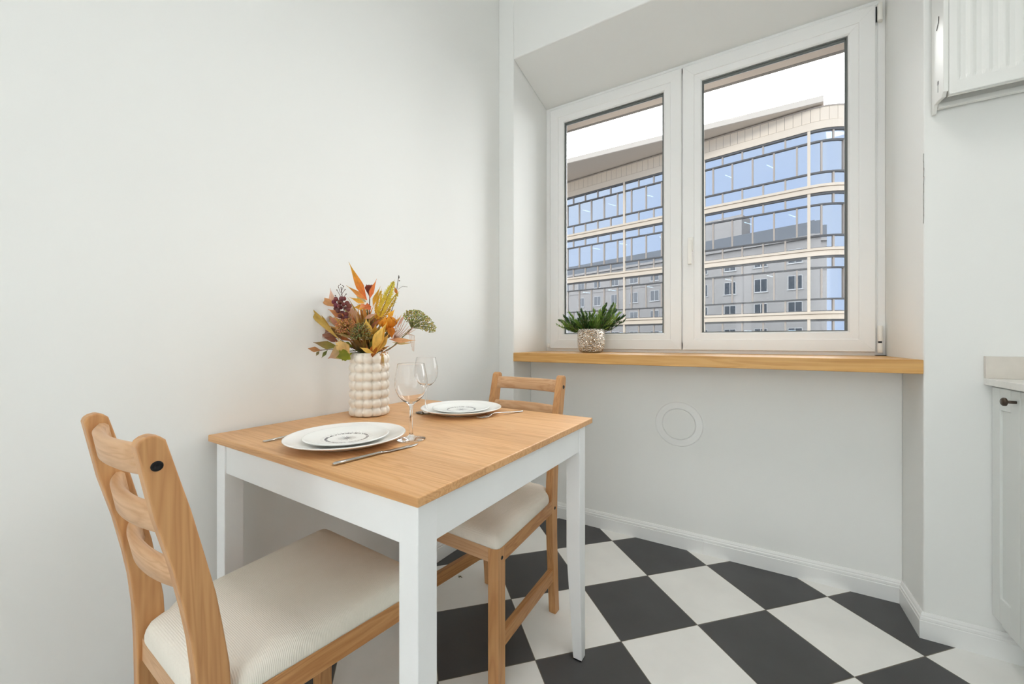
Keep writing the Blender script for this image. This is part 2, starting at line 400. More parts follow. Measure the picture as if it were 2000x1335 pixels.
def sash(x0, x1, z0, z1, gx0, gx1, gz0, gz1):
    """sash plus pane, gasket; face profile with a step and a bead towards the glass"""
    l = gx0-x0; mb = MB()
    # asymmetrical stiles are handled by building the sash with its mean stile width
    w = ((gx0-x0)+(x1-gx1))/2; hz = ((gz0-z0)+(z1-gz1))/2
    q = lambda a: (w*a, hz*a)
    framepiece(mb, x0, x1, z0, z1, [(0, .055), (0, .003), (.003, 0), q(.60), q(.62), q(.97), q(1.0), q(1.0)] if False else
               [(0.0, .055), (0.0, .002), (.002, 0.0), (w*.60, 0.0), (w*.615, .0035), (w*.93, .0035), (w, .010), (w, .055)], YW)
    s = W2(mb.build('sash', M['pvc'], win, bevel=0.0007, seg=1))
    g = MB(); e = .0055
    X0, X1, Z0, Z1 = x0+w, x1-w, z0+w, z1-w
    framepiece(g, X0-.001, X1+.001, Z0-.001, Z1+.001, [(0, .040), (0, .0145), (e, .0145), (e, .040)], YW)
    gk = g.build('gasket', M['gasket'], s)
    sp = MB(); sp.box(X0, X1, YW+.0225, YW+.0295, Z1-.013, Z1); sp.box(X0, X0+.009, YW+.0225, YW+.0295, Z0, Z1); sp.box(X1-.009, X1, YW+.0225, YW+.0295, Z0, Z1); sp.build('spacer', M['gasket'], s)
    p = MB(); p.box(X0, X1, YW+.024, YW+.028, Z0, Z1)
    pn = p.build('pane', M['pane'], s)
    return s
SL = sash(0.210, 0.978, 0.953, 2.452, 0.306, 0.892, 1.043, 2.365)
SR = sash(0.984, 1.754, 0.953, 2.452, 1.077, 1.664, 1.037, 2.364)
hd = MB()
hd.box(1.010, 1.036, YW-.010, YW, 1.47, 1.545); hd.tube([(1.023, YW-.008, 1.515), (1.023, YW-.042, 1.515)], .008, 12)
hd.obox((1.023, YW-.040, 1.523), (1, 0, 0), (0, 1, 0), (0, 0, 1), (-.0095, .0095), (-.008, .006), (-.125, 0))
hb = hd.build('handle', M['hinge'], SR, bevel=0.003)
tag(hb, 'small white lever handle pointing down')
def hinge(x, z0, z1, par, dark=True):
    mb = MB(); mb.tube([(x, YW-.009, z0), (x, YW-.009, z1)], .0085, 14); mb.box(x-.004, x+.010, YW-.004, YW+.012, z0+.002, z1-.002)
    h = mb.build('hinge', M['hinge'], par, bevel=0.0008)
    return h
hinge(1.7655, 2.372, 2.445, SR); hinge(1.7655, 1.000, 1.066, SR); hinge(1.7655, .9500, .992, SR); hinge(0.200, .962, .985, SL)
hp = MB(); hp.tube([(1.7655, YW-.009, .9915), (1.7655, YW-.009, 1.0005)], .0065, 10); hp.build('hinge_pin', M['black'], SR)
hp = MB(); hp.box(1.7535, 1.7570, YW-.002, YW+.004, 2.375, 2.44); hp.build('hinge_gap', M['black'], SR)
hp = MB(); hp.box(1.752, 1.785, YW-.012, YW+.008, .9375, .9405); hp.build('hinge_plate', M['black'], SR)

sl = MB(); sl.box(NX0+.0008, NX1-.0008, YF-.006, YP-.0006, SZ0, SZ1); sl.box(NX0+.0008, NX1-.0008, YP-.002, .88, .9155, SZ1)
tag(sl.build('window_sill', M['sill_wood'], bevel=0.0025), 'thick golden pine window board with visible laminated strips under the window', 'window sill')

# made-up glazed balcony door, unseen, added to go with the fill area light
dr = tag(empty('door_1', (1.25, YB, 0)), kind='structure')
for xc in (-.53, .53):
    mb = MB()
    for (a0, a1, b0, b1) in ((-.52, .52, .0, .10), (-.52, .52, 2.15, 2.25), (-.52, -.43, .10, 2.15), (.43, .52, .10, 2.15)): mb.box(xc+a0, xc+a1, .0006, .05, b0, b1)
    lf = mb.build('door_leaf', M['pvc'], dr)
    mb = MB(); mb.box(xc-.43, xc+.43, .02, .024, .10, 2.15); mb.build('pane', M['pane'], lf)

# round cover plate on the parapet wall
vc = empty('vent_cover', (0.992, YP, 0.597)); tag(vc, 'round white flush vent cover ring on the wall below the window', 'vent cover')
def ylathe(mb, prof, n=64, smooth=True):
    """prof (radius, out) about the -y axis at origin"""
    v = []; f = []; m = len(prof)
    for k in range(n):
        a = 2*PI*k/n
        for r, d in prof: v.append((r*math.cos(a), -d, r*math.sin(a)))
    for k in range(n):
        k2 = (k+1) % n
        for i in range(m-1): f.append((k*m+i, k*m+i+1, k2*m+i+1, k2*m+i))
    mb.add(v, f, None, smooth)
mb = MB(); ylathe(mb, [(.108, 0), (.108, .0030), (.105, .0052), (.078, .0060), (.0745, .0035), (.0745, 0)], smooth=False); mb.build('cover_ring', M['base'], vc)
mb = MB(); ylathe(mb, [(.0735, .0), (.0735, .0045), (.0715, .006), (.0001, .006)], smooth=False); mb.build('cover_disc', M['wall'], vc)

# ------------------------------------------------------------------ radiator (top right)
rd = empty('radiator', (1.805, YF, 1.72)); tag(rd, 'white ribbed panel radiator hung high on the wall, right of the window', 'radiator')
RL = 0.74
mb = MB()    # front panel with vertical ribs
xs = []; n = 15; pitch = 0.0335; x = 0.026
outl = [(0.012, -.0975), (0.012, -.102)]
outl.append((x, -.102))
for k in range(20):
    a = x+k*pitch; outl += [(a+.003, -.102), (a+.0075, -.1005), (a+.012, -.0985), (a+.0225, -.0985), (a+.027, -.1005), (a+.0315, -.102)]
xe = outl[-1][0]+.012; outl += [(xe, -.102), (xe, -.0975)]
z0, z1 = .085, .64
bot = []; v = []; f = []
rings = [(0.052, 0.0), (0.055, 0.0), (0.090, 0.0), (0.105, 1.0), (z1-.03, 1.0), (z1-.015, 0.0), (z1, 0.0)]
for z, k in rings:
    for (a, d) in outl: v.append((a, d if k else (-.102 if abs(d+.0975) > 1e-6 else d), z))
m_ = len(outl)
for i in range(len(rings)-1):
    for j in range(m_-1): f.append((i*m_+j, i*m_+j+1, (i+1)*m_+j+1, (i+1)*m_+j))
mb.add(v, f); mb.box(0.012, xe, -.099, -.090, .049, .058); mb.box(.012, xe, -.0945, -.090, .058, z1)
mb.build('front_panel', M['radiator'], rd, bevel=0)
mb = MB(); mb.box(.010, xe, -.024, -.012, .046, z1-.01); mb.box(.010, xe, -.030, -.024, .046, .062); mb.build('back_panel', M['radiator'], rd, bevel=.002)
mb = MB()
for k in range(26): mb.box(.03+k*.026, .0315+k*.026, -.090, -.026, .075, z1-.02)
mb.build('convector_fins', M['radiator'], rd)
mb = MB(); mb.prism([(-.088, .052), (-.098, .066), (-.098, z1+.005), (-.006, z1+.005), (-.006, .034), (-.014, .034), (-.030, .058), (-.060, .056)], 0, 'x', 0, .010)
mb.box(.0, .012, -.100, -.094, .064, z1)
mb.build('side_cover', M['radiator'], rd, bevel=.002)
mb = MB(); mb.box(-.0006, .002, -.064, -.057, .108, .120); mb.build('side_slot', M['black'], rd)
mb = MB(); mb.tube([(-.0004, -.05, .290), (-.0004, -.066, .309), (-.0004, -.067, .325)], .0011, 6); mb.build('side_slot', M['black'], rd)
mb = MB(); mb.box(-.0006, .0015, -.0606, -.0590, .084, .108); mb.build('seam', M['gasket'], rd)
mb = MB()
for k in range(40): mb.box(.012+k*.018, .022+k*.018, -.088, -.026, z1-.004, z1)
mb.build('top_grille', M['radiator'], rd)
for bx_ in (.18, .55): mb = MB(); mb.box(bx_, bx_+.03, -.012, 0, .1, .5); mb.build('wall_bracket', M['radiator'], rd)

# ------------------------------------------------------------------ kitchen cabinets (right)
kc = empty('base_cabinet', (1.943, YF-.0006, 0)); tag(kc, 'white shaker base cabinet with narrow doors under the worktop at right', 'cabinet')
CB = 1.5
mb = MB(); mb.box(.022, .60, -CB, -.0005, .10, .859); mb.build('body', M['cabinet'], kc)
mb = MB(); mb.box(.062, .58, -CB+.01, -.014, .0, .10); mb.build('plinth', M['cabinet'], kc)
def door(y1, y0, z0=.134, z1=.8555, st=.047, knob_y=None, knob_z=.823):
    e = empty('door', (0, 0, 0)); e.parent = kc
    mb = MB(); t = .020; X = 0
    mb.box(.006, t, y0+.002, y1-.002, z0+.002, z1-.002)
    mb.box(X, t, y0, y0+st, z0, z1); mb.box(X, t, y1-st, y1, z0, z1)
    mb.box(X+.0002, t, y0+st-.001, y1-st+.001, z0, z0+.077); mb.box(X+.0002, t, y0+st-.001, y1-st+.001, z1-.068, z1)
    d = mb.build('door', M['cabinet'], kc, bevel=.0022)
    bpy.data.objects.remove(e)
    mb = MB(); ky = knob_y
    v = []
    mb.tube([(0.001, ky, knob_z), (-.020, ky, knob_z)], .0042, 12)
    mb.tube([(-.018, ky, knob_z), (-.0205, ky, knob_z), (-.026, ky, knob_z), (-.029, ky, knob_z)], [.007, .0122, .0122, .0085], 16)
    mb.build('knob', M['knob'], d)
    return d
door(-.002, -.150, knob_y=-.132, st=.046)
door(-.153, -.600, knob_y=-.575)
door(-.603, -1.05, knob_y=-.63); door(-1.053, -1.499, knob_y=-1.475)
mb = MB(); mb.box(1.926, XR-.001, YF-CB-.002, YF-.0006, .861, .882)
tag(mb.build('worktop', M['counter'], bevel=.0015), 'thin white stone worktop above the white cabinet at right', 'worktop')
mb = MB(); mb.box(1.926, XR-.001, YF-.0125, YF-.0006, .8822, .952)
tag(mb.build('splashback', M['splash'], bevel=.0008), 'low beige splashback strip standing on the worktop against the wall', 'splashback')

# fixture for the added ceiling lamp, out of view
for i, (x, y) in enumerate(LAMP_SPOTS):
    lp = empty('ceiling_lamp', (x, y, CEIL)); tag(lp, 'round flush white ceiling lamp above the middle of the room', 'lamp')
    mb = MB(); mb.lathe([(.0, -.001), (.24, -.001), (.25, -.03), (.25, -.05), (.24, -.05), (.24, -.03), (0, -.03)], 40); mb.build('lamp_base', M['base'], lp)
    em, nt, b = newmat('lamp_diffuser'); b.inputs['Emission Color'].default_value = (1, .97, .93, 1); b.inputs['Emission Strength'].default_value = 3.0
    mb = MB(); mb.lathe([(.238, -.045), (.232, -.070), (.20, -.088), (.0001, -.096)], 40); mb.build('diffuser', em, lp)

for i, (x, y) in enumerate(UPLIGHTS):  # stands for the added uplights, unseen behind the camera
    lp = empty('floor_lamp', (x, y, 0)); tag(lp, ['white uplighter floor lamp behind the camera on the wall side', 'white uplighter floor lamp behind the camera on the worktop side'][i], 'lamp', 'uplighter floor lamps')
    MB().lathe([(.0001, .0), (.14, .0), (.14, .012), (.02, .02), (.0001, .02)], 32).build('base', M['base'], lp)
    MB().tube([(0, 0, .015), (0, 0, 1.25)], .011, 12).build('pole', M['base'], lp)
    MB().lathe([(.0001, 1.24), (.05, 1.245), (.17, 1.325), (.175, 1.345), (.170, 1.345), (.165, 1.330), (.05, 1.255), (.0001, 1.25)], 32).build('lamp_shade', M['base'], lp)

# ------------------------------------------------------------------ dining table
TX0, TY0, TR = 0.0335, -0.9485, -0.029
cT, sT = math.cos(TR), math.sin(TR)
def TW(a, b, z=0.75): return (TX0+a*cT-b*sT, TY0+a*sT+b*cT, z)
TL, TD, TH, TT = 0.784, 0.774, 0.75, 0.0172
tb = empty('dining_table', (TX0, TY0, 0), TR); tag(tb, 'square dining table with orange pine top and white stained legs', 'table')
mb = MB(); mb.box(0, TL, 0, TD, TH-TT, TH); mb.build('tabletop', M['table_top'], tb, bevel=.0022)
LX0, LX1, LY0, LY1, LW = .037, .778, .006, .725, .045
for (ax, sx) in ((LX0, 1), (LX1, -1)):
    for (ay, sy) in ((LY0, 1), (LY1, -1)):
        mb = MB(); v = []
        for z, w in ((0.004, .029), (.34, LW), (TH-TT, LW)):
            v += [(ax, ay, z), (ax+sx*w, ay, z), (ax+sx*w, ay+sy*w, z), (ax, ay+sy*w, z)]
        f = [(0, 1, 2, 3), (8, 9, 10, 11)]+[(4*i+j, 4*i+(j+1) % 4, 4*i+4+(j+1) % 4, 4*i+4+j) for i in (0, 1) for j in range(4)]
        mb.add(v, f); lg = mb.build('leg', M['white_wood'], tb, bevel=.0018)
        mb = MB(); mb.obox((ax+sx*.0145, ay+sy*.0145, 0), (1, 0, 0), (0, 1, 0), (0, 0, 1), (-.013, .013), (-.013, .013), (0, .0045)); mb.build('foot_pad', M['black'], lg)
AZ = .659
for nm, bx in (('apron', (LX0+LW, LX1-LW, LY0+.004, LY0+.024)), ('apron', (LX0+LW, LX1-LW, LY1-.024, LY1-.004)),
               ('apron', (LX0+.004, LX0+.024, LY0+LW, LY1-LW)), ('apron', (LX1-.0225, LX1-.0025, LY0+LW, LY1-LW))):
    mb = MB(); mb.box(*bx, AZ, TH-TT); mb.build(nm, M['white_wood'], tb, bevel=.0012)

# ------------------------------------------------------------------ chairs
WB, WF, CD, ZR, HC = .330, .401, .410, .424, .868
REAR = [(0, -.024), (.12, -.016), (.30, -.008), (.42, -.010), (.49, -.013), (.55, -.019), (.60, -.027), (.67, -.0405), (.75, -.0605), (.81, -.0715), (HC-.012, -.080)]
FRONT = [(0, .008), (.12, .018), (.30, .030), (.42, .034), (.49, .0305), (.55, .022), (.61, .0125), (.68, -.003), (.75, -.019), (.81, -.035), (HC-.014, -.0465)]
def ylerp(tbl, z):
    for (z0, y0), (z1, y1) in zip(tbl, tbl[1:]):
        if z <= z1: return y0+(y1-y0)*(z-z0)/(z1-z0)
    return tbl[-1][1]
def make_chair():
    ch = empty('dining_chair')
    PT = .0275
    for s in (-1, 1):
        out = [(y, z) for z, y in REAR]
        yr, yf = REAR[-1][1], FRONT[-1][1]
        out += [(yr+.002, HC-.005), (yr+.008, HC-.0005), ((yr+yf)/2, HC+.002), (yf-.008, HC-.0015), (yf-.002, HC-.007)]
        out += [(y, z) for z, y in FRONT[::-1]]
        mb = MB(); x0, x1 = (s*WB/2, s*(WB/2-PT)); mb.prism(out, 0, 'x', min(x0, x1), max(x0, x1))
        p = mb.build('back_post', M['chair_wood'], ch, bevel=.003, seg=3)
        for (sy, sz, r) in ((-.0585, .826, .0058), (.012, .392, .0045)):
            mb = MB(); X = s*WB/2
            v = []; n = 20
            prof = [(r*1.25, -.0008), (r*1.25, .0005), (r*1.1, .0010), (r*.5, .0008), (r*.45, .0001), (.0001, .0001)]
            for k in range(n):
                a = 2*PI*k/n
                for rr, d in prof: v.append((X+s*d, sy+rr*math.cos(a), sz+rr*math.sin(a)))
            m_ = len(prof); mb.add(v, [(k*m_+i, k*m_+i+1, ((k+1) % n)*m_+i+1, ((k+1) % n)*m_+i) for k in range(n) for i in range(m_-1)], None, True)
            mb.build('bolt', M['black'], p)
    for zc in (.828, .733, .638):
        mb = MB(); n = 26; v = []; H = .0235; T = .0082
        hw = WB/2-PT+.004
        lean = .17 if zc > .7 else .19
        for i in range(n+1):
            t = -1+2*i/n; x = t*hw; bow = .024*(1-abs(t)**2.1)
            yc = (ylerp(REAR, zc)+ylerp(FRONT, zc))/2-bow+.0055
            for (dy, dz) in ((-T, -H+.004), (-T+.004, -H), (T-.004, -H), (T, -H+.004), (T, H-.005), (T-.005, H), (-T+.005, H), (-T, H-.005)):
                v.append((x, yc+dy-dz*lean, zc+dz))
        f = [(i*8+k, i*8+(k+1) % 8, (i+1)*8+(k+1) % 8, (i+1)*8+k) for i in range(n) for k in range(8)]+[tuple(range(8)), tuple(range(n*8, n*8+8))]
        mb.add(v, f); o = mb.build('back_slat', M['slat_wood'], ch)
        for p in o.data.polygons: p.use_smooth = True
        e = o.modifiers.new('edge', 'EDGE_SPLIT'); e.split_angle = 0.9
    LT = .036
    for s in (-1, 1):      # front legs
        x0, x1 = s*WF/2, s*(WF/2-LT); mb = MB()
        mb.box(min(x0, x1), max(x0, x1), CD-LT, CD, .0, ZR); p = mb.build('leg', M['chair_wood'], ch, bevel=.0025)
        mb = MB(); n = 16; r = .0045; v = []
        prof = [(r*1.2, -.0008), (r*1.2, .0006), (r*.6, .0006), (r*.5, .0001), (.0001, .0001)]
        for k in range(n):
            a = 2*PI*k/n
            for rr, d in prof: v.append((s*(WF/2+d), CD-.019+rr*math.cos(a), .395+rr*math.sin(a)))
        m_ = len(prof); mb.add(v, [(k*m_+i, k*m_+i+1, ((k+1) % n)*m_+i+1, ((k+1) % n)*m_+i) for k in range(n) for i in range(m_-1)], None, True)
        mb.build('bolt', M['black'], p)
    def bar(name, a, b, z0, z1, w, mat, bev=.0018):
        a, b = Vector(a), Vector(b); d = (b-a).normalized(); nrm = Vector((-d.y, d.x))
        mb = MB(); mb.obox((a.x, a.y, 0), (d.x, d.y, 0), (nrm.x, nrm.y, 0), (0, 0, 1), (0, (b-a).length), (-w/2, w/2), (z0, z1))
        return mb.build(name, mat, ch, bevel=bev)
    for s in (-1, 1):
        bar('side_rail', (s*(WB/2-.0115), .028), (s*(WF/2-.0125), CD-LT+.004), ZR-.046, ZR, .020, M['rail_wood'])
        bar('stretcher', (s*(WB/2-.013), .010), (s*(WF/2-.018), CD-LT+.004), .126, .170, .019, M['rail_wood'])
    bar('front_rail', (-(WF/2-LT+.004), CD-.014), (WF/2-LT+.004, CD-.014), ZR-.046, ZR, .020, M['slat_wood'])
    bar('back_rail', (-(WB/2-PT+.004), .008), (WB/2-PT+.004, .008), ZR-.046, ZR, .020, M['slat_wood'])
    # cushion
    base = [(-.131, -.006), (.131, -.006), (.134, .036), (.166, .044), (.2045, .416), (-.2045, .416), (-.166, .044), (-.134, .036)]
    pts = []
    for i in range(len(base)):
        a, b = Vector(base[i]), Vector(base[(i+1) % len(base)]); L_ = (b-a).length; n = max(2, int(L_/.012))
        for k in range(n): pts.append(a+(b-a)*(k/n))
    m_ = len(pts)
    for _ in range(3): pts = [(pts[i-1]+pts[i]*2+pts[(i+1) % m_])/4 for i in range(m_)]
    cx, cy = 0, .21
    mb = MB(); v = []
    lay = [(.992, ZR+.0004), (1.0, ZR+.005), (1.0, ZR+.014), (.990, ZR+.024), (.968, ZR+.033), (.93, ZR+.0395), (.87, ZR+.044), (.78, ZR+.047), (.6, ZR+.0495), (.35, ZR+.0505), (.12, ZR+.051)]
    for k, z in lay:
        for p in pts: v.append((cx+(p.x-cx)*k, cy+(p.y-cy)*k, z))
    f = [(i*m_+j, i*m_+(j+1) % m_, (i+1)*m_+(j+1) % m_, (i+1)*m_+j) for i in range(len(lay)-1) for j in range(m_)]
    f += [tuple(range(m_))[::-1], tuple(range((len(lay)-1)*m_, len(lay)*m_))]
    mb.add(v, f, None, True); mb.build('seat', M['fabric'], ch)
    return ch
ch1 = make_chair()
ch2 = copy_tree(ch1)
ch1.location = (.398, -1.150, 0); ch1.rotation_euler = (0, 0, -.045)
ch2.location = (.508, -.103, 0); ch2.rotation_euler = (0, 0, 3.079)
tag(ch1, 'pine ladder-back chair in the foreground, its back nearest the camera at left', 'chair', 'pine dining chairs')
tag(ch2, 'pine ladder-back chair on the far side of the table, in front of the window wall', 'chair', 'pine dining chairs')

# ------------------------------------------------------------------ tableware
def plate_prof(r, h, foot, t=.0032):
    """outer profile from the foot up to the rim and back over the top to the centre"""
    return [(.0001, .002), (foot-.006, .002), (foot-.005, 0), (foot, 0), (foot+.004, .0035), (foot+(r-foot)*.45, h*.42), (r-.006, h-.0026), (r-.0022, h-.0010), (r-.0006, h), (r, h+.0009), (r-.0004, h+.0019), (r-.0016, h+.0025), (r-.0034, h+.0022), (r-.008, h+.0009),
            (foot+(r-foot)*.45, h*.42+t), (foot-.002, .0035+t), (foot*.6, .0018+t), (.0001, .0018+t)]
M['china'] = plain('white_china', (243, 242, 239), 0.16, coat=0.3)
def deco_china():
    m, nt, b = newmat('china_with_seedhead_motif'); L = nt.links
    sp = N(nt, 'ShaderNodeSeparateXYZ'); L.new(coords(nt), sp.inputs[0])
    def ma(op, a, b_=None, c_=None):
        n = N(nt, 'ShaderNodeMath', operation=op)
        for i, x in enumerate((a, b_, c_)):
            if x is None: continue
            if isinstance(x, (int, float)): n.inputs[i].default_value = x
            else: L.new(x, n.inputs[i])
        return n.outputs[0]
    x, y = sp.outputs['X'], sp.outputs['Y']
    r = ma('SQRT', ma('ADD', ma('MULTIPLY', x, x), ma('MULTIPLY', y, y))); a = ma('ARCTAN2', y, x)
    top = ma('GREATER_THAN', sp.outputs['Z'], .004)
    def rays(n, wid, r0, r1, ph=0.0):
        w = ma('ABSOLUTE', ma('SINE', ma('MULTIPLY', ma('ADD', a, ph), n/2)))
        wr_ = ma('MULTIPLY', w, r)       # constant width strokes
        on = ma('LESS_THAN', wr_, wid*n/2)
        return ma('MULTIPLY', on, ma('MULTIPLY', ma('GREATER_THAN', r, r0), ma('LESS_THAN', r, r1)))
    nz = N(nt, 'ShaderNodeTexNoise', Scale=260.0, Detail=1.0); L.new(coords(nt), nz.inputs['Vector'])
    ringband = ma('LESS_THAN', ma('ABSOLUTE', ma('SUBTRACT', r, .0475)), .0034)
    marks = ma('MULTIPLY', ringband, ma('GREATER_THAN', nz.outputs['Fac'], .46))
    tot = ma('MAXIMUM', marks, rays(24, .00038, .0008, .021)); tot = ma('MAXIMUM', tot, rays(40, .00028, .053, .060, .05)); tot = ma('MAXIMUM', tot, rays(12, .0003, .004, .026, .11))
    tot = ma('MAXIMUM', tot, ma('LESS_THAN', r, .0016)); tot = ma('MULTIPLY', tot, top)
    mx = N(nt, 'ShaderNodeMixRGB'); L.new(tot, mx.inputs[0]); mx.inputs[1].default_value = (*lin((240, 241, 238)), 1); mx.inputs[2].default_value = (*lin((70, 72, 84)), 1)
    L.new(mx.outputs[0], b.inputs['Base Color']); b.inputs['Roughness'].default_value = .18
    return m
M['deco'] = deco_china()
def table_thing(name, a, b, z, rz=0): return empty(name, TW(a, b, z), TR+rz)
def put(o, a, b, z, rz=0): o.location = TW(a, b, z); o.rotation_euler = (0, 0, TR+rz); return o
big = MB().lathe(plate_prof(.1405, .019, .085), 72).build('dinner_plate', M['china'])
put(big, .382, .152, TH+.0003); tag(big, 'large white dinner plate near the front edge of the table, under a smaller plate', 'plate', 'white plates')
sm = MB().lathe(plate_prof(.100, .0125, .058, .003), 64).build('side_plate', M['deco'])
put(sm, .382, .152, TH+.0058); tag(sm, 'small white plate with dark seedhead print stacked on the nearer dinner plate', 'plate', 'white plates')
big2 = big.copy(); COL.objects.link(big2); put(big2, .360, .618, TH+.0003); tag(big2, 'large white dinner plate at the far side of the table by the window-side chair', 'plate', 'white plates')
sm2 = sm.copy(); COL.objects.link(sm2); put(sm2, .360, .618, TH+.0058, 2.6); tag(sm2, 'small white plate with dark seedhead print stacked on the farther dinner plate', 'plate', 'white plates')

def wine_glass():
    g = empty('wine_glass')
    out = [(.0001, .0008), (.034, .0004), (.0358, .0012), (.0355, .0024), (.028, .0042), (.012, .0075), (.0055, .0115), (.0040, .018), (.0036, .045), (.0038, .075), (.0050, .085), (.0090, .0915),
           (.0200, .0985), (.0310, .110), (.0385, .125), (.0412, .140), (.0405, .155), (.0375, .172), (.0345, .1865), (.0335, .1925), (.0330, .1930)]
    inn = [(.0325, .1928), (.0329, .1924), (.0339, .1865), (.0369, .172), (.0399, .155), (.0406, .140), (.0378, .1254), (.0303, .1108), (.0192, .0996), (.0080, .0945), (.0001, .0934)]
    MB().lathe(out+inn, 56).build('glass', M['wineglass'], g)
    return g
g1 = wine_glass(); put(g1, .496, .256, TH+.0005); tag(g1, 'clear stemmed wine glass beside the nearer plate and knife', 'glass', 'wine glasses')
g2 = copy_tree(g1); put(g2, .262, .545, TH+.0005); tag(g2, 'clear stemmed wine glass farther back, beside the far plate', 'glass', 'wine glasses')
for g in (g1, g2): pass

def blade(mb, sec, y_list):
    """cutlery body lofted along y; sec(y) -> (half width, z low, z high)"""
    v = []; n = len(y_list)
    for y in y_list:
        hw, zl, zh, xo = sec(y)
        for a in range(8):
            th = 2*PI*(a+.5)/8; v.append((xo+hw*math.cos(th)*1.08, y, (zl+zh)/2+(zh-zl)/2*math.sin(th)*1.08))
    f = [(i*8+k, i*8+(k+1) % 8, (i+1)*8+(k+1) % 8, (i+1)*8+k) for i in range(n-1) for k in range(8)]+[tuple(range(8)), tuple(range((n-1)*8, n*8))]
    mb.add(v, f, None, True)
def ip(tbl, y):
    for p, q in zip(tbl, tbl[1:]):
        if y <= q[0]:
            t = (y-p[0])/(q[0]-p[0]); return tuple(p[i]+(q[i]-p[i])*t for i in range(1, len(p)))
    return tbl[-1][1:]
def make_knife():
    k = empty('table_knife')
    h = MB(); tb_ = [(0, .0030, .001, .0045, 0), (.004, .0056, .0006, .0062, 0), (.05, .0050, .0006, .0060, 0), (.105, .0042, .0012, .0058, 0), (.112, .0040, .0014, .0056, 0)]
    blade(h, lambda y: ip(tb_, y), [0, .002, .004, .03, .06, .09, .105, .112]); h.build('handle', M['steel'], k)
    b = MB(); tb2 = [(.111, .0040, .0014, .0050, 0), (.122, .0075, .0018, .0036, .001), (.180, .0082, .0010, .0026, .0015), (.203, .0050, .0008, .0020, -.0015), (.212, .0008, .0008, .0016, -.005)]
    blade(b, lambda y: ip(tb2, y), [.111, .116, .122, .15, .18, .192, .203, .209, .212]); b.build('knife_blade', M['steel'], k)
    return k
def make_fork():
    k = empty('table_fork')
    h = MB(); tb_ = [(0, .0030, .0010, .0038, 0), (.004, .0068, .0006, .0036, 0), (.05, .0052, .0030, .0058, 0), (.10, .0032, .0070, .0098, 0), (.135, .0030, .0100, .0128, 0), (.148, .0060, .0085, .0108, 0), (.158, .0110, .0055, .0075, 0), (.163, .0115, .0042, .0060, 0)]
    blade(h, lambda y: ip(tb_, y), [0, .002, .004, .03, .05, .075, .10, .12, .135, .142, .148, .153, .158, .163]); h.build('handle', M['steel'], k)
    t = MB()
    for i in range(4):
        x = -.0090+i*.0060
        v = []
        for y, z, w in ((.160, .0055, .0017), (.172, .0034, .0016), (.184, .0028, .0013), (.193, .0040, .0010), (.199, .0062, .0006)):
            v += [(x-w, y, z-.0008), (x+w, y, z-.0008), (x+w, y, z+.0008), (x-w, y, z+.0008)]
        t.add(v, [(j*4+q, j*4+(q+1) % 4, j*4+4+(q+1) % 4, j*4+4+q) for j in range(4) for q in range(4)]+[(0, 1, 2, 3), (16, 17, 18, 19)], None, True)
    t.build('tines', M['steel'], k)
    return k
k1 = make_knife(); put(k1, .521, .024, TH+.0004, -.125); tag(k1, 'steel table knife on the near edge side, pointing at the nearer wine glass base', 'knife', 'table knives')
k2 = copy_tree(k1); put(k2, .225, .735, TH+.0004, PI+.05); tag(k2, 'steel table knife half hidden behind the far plate by the wall', 'knife', 'table knives')
f1 = make_fork(); put(f1, .208, .040, TH+.0004, -.06); tag(f1, 'steel table fork whose handle end shows left of the nearer plate', 'fork', 'table forks')
f2 = copy_tree(f1); put(f2, .534, .748, TH+.0004, PI-.26); tag(f2, 'steel table fork beside the far plate, handle towards the window', 'fork', 'table forks')

# ------------------------------------------------------------------ vase with silk flowers
VA = Vector(TW(.121, .419, TH))
vs = empty('vase', (VA.x, VA.y, TH+.0002)); tag(vs, 'cream ceramic vase of stacked bubble rings holding autumn silk flowers', 'vase')
mb = MB(); NTH = 192; rows = 7; per = 12; RH = .0293; v = []; ring = []
def vr(th, z):
    dz = 2*((z/RH) % 1.0)-1 if z < rows*RH-1e-6 else 1.0; dx = 2*((per*th/(2*PI)) % 1.0)-1
    b = math.sqrt(max(0, 1-.66*(dx*dx+dz*dz)))
    return .0515+.0145*b
zs = [i*RH/8 for i in range(rows*8+1)]
zs += [rows*RH+.004]
pr_ = []
for z in zs: pr_.append(z)
for z in pr_:
    for k in range(NTH):
        th = 2*PI*k/NTH; r = vr(th, min(z, rows*RH)) if z <= rows*RH else .0565
        if z == 0: r = .050
        v.append((r*math.cos(th), r*math.sin(th), z))
inner = [(.0545, rows*RH+.0055), (.0500, rows*RH+.003), (.0490, rows*RH-.01), (.0490, .10), (.0490, .012), (.0005, .010)]
for r, z in inner:
    for k in range(NTH):
        th = 2*PI*k/NTH; v.append((r*math.cos(th), r*math.sin(th), z))
n_ = len(v)//NTH
mb.add(v, [(i*NTH+k, i*NTH+(k+1) % NTH, (i+1)*NTH+(k+1) % NTH, (i+1)*NTH+k) for i in range(n_-1) for k in range(NTH)]+[tuple(range(NTH))[::-1]], None, True)
mb.build('vase_body', M['vase'], vs)
RGT = Vector((math.cos(YAW), math.sin(YAW), 0)); FWD = Vector((-math.sin(YAW), math.cos(YAW), 0)); UP = Vector((0, 0, 1))
VD = (VA-CAM).dot(FWD); VCX = 1000+FPX*(VA-CAM).dot(RGT)/VD
def FP(u, vv, d=0.0):
    """a point of the bouquet: photo measurement turned into metres right / up / back from the vase axis"""
    D = VD+d
    return CAM+FWD*D+RGT*((u-1000)*D/FPX)+UP*(-(vv-PYH)*D/FPX)
VTOP = Vector((VA.x, VA.y, TH+.2105)); VBOT = Vector((VA.x, VA.y, TH+.0115))
TOCAM = (-FWD+UP*.15).normalized()
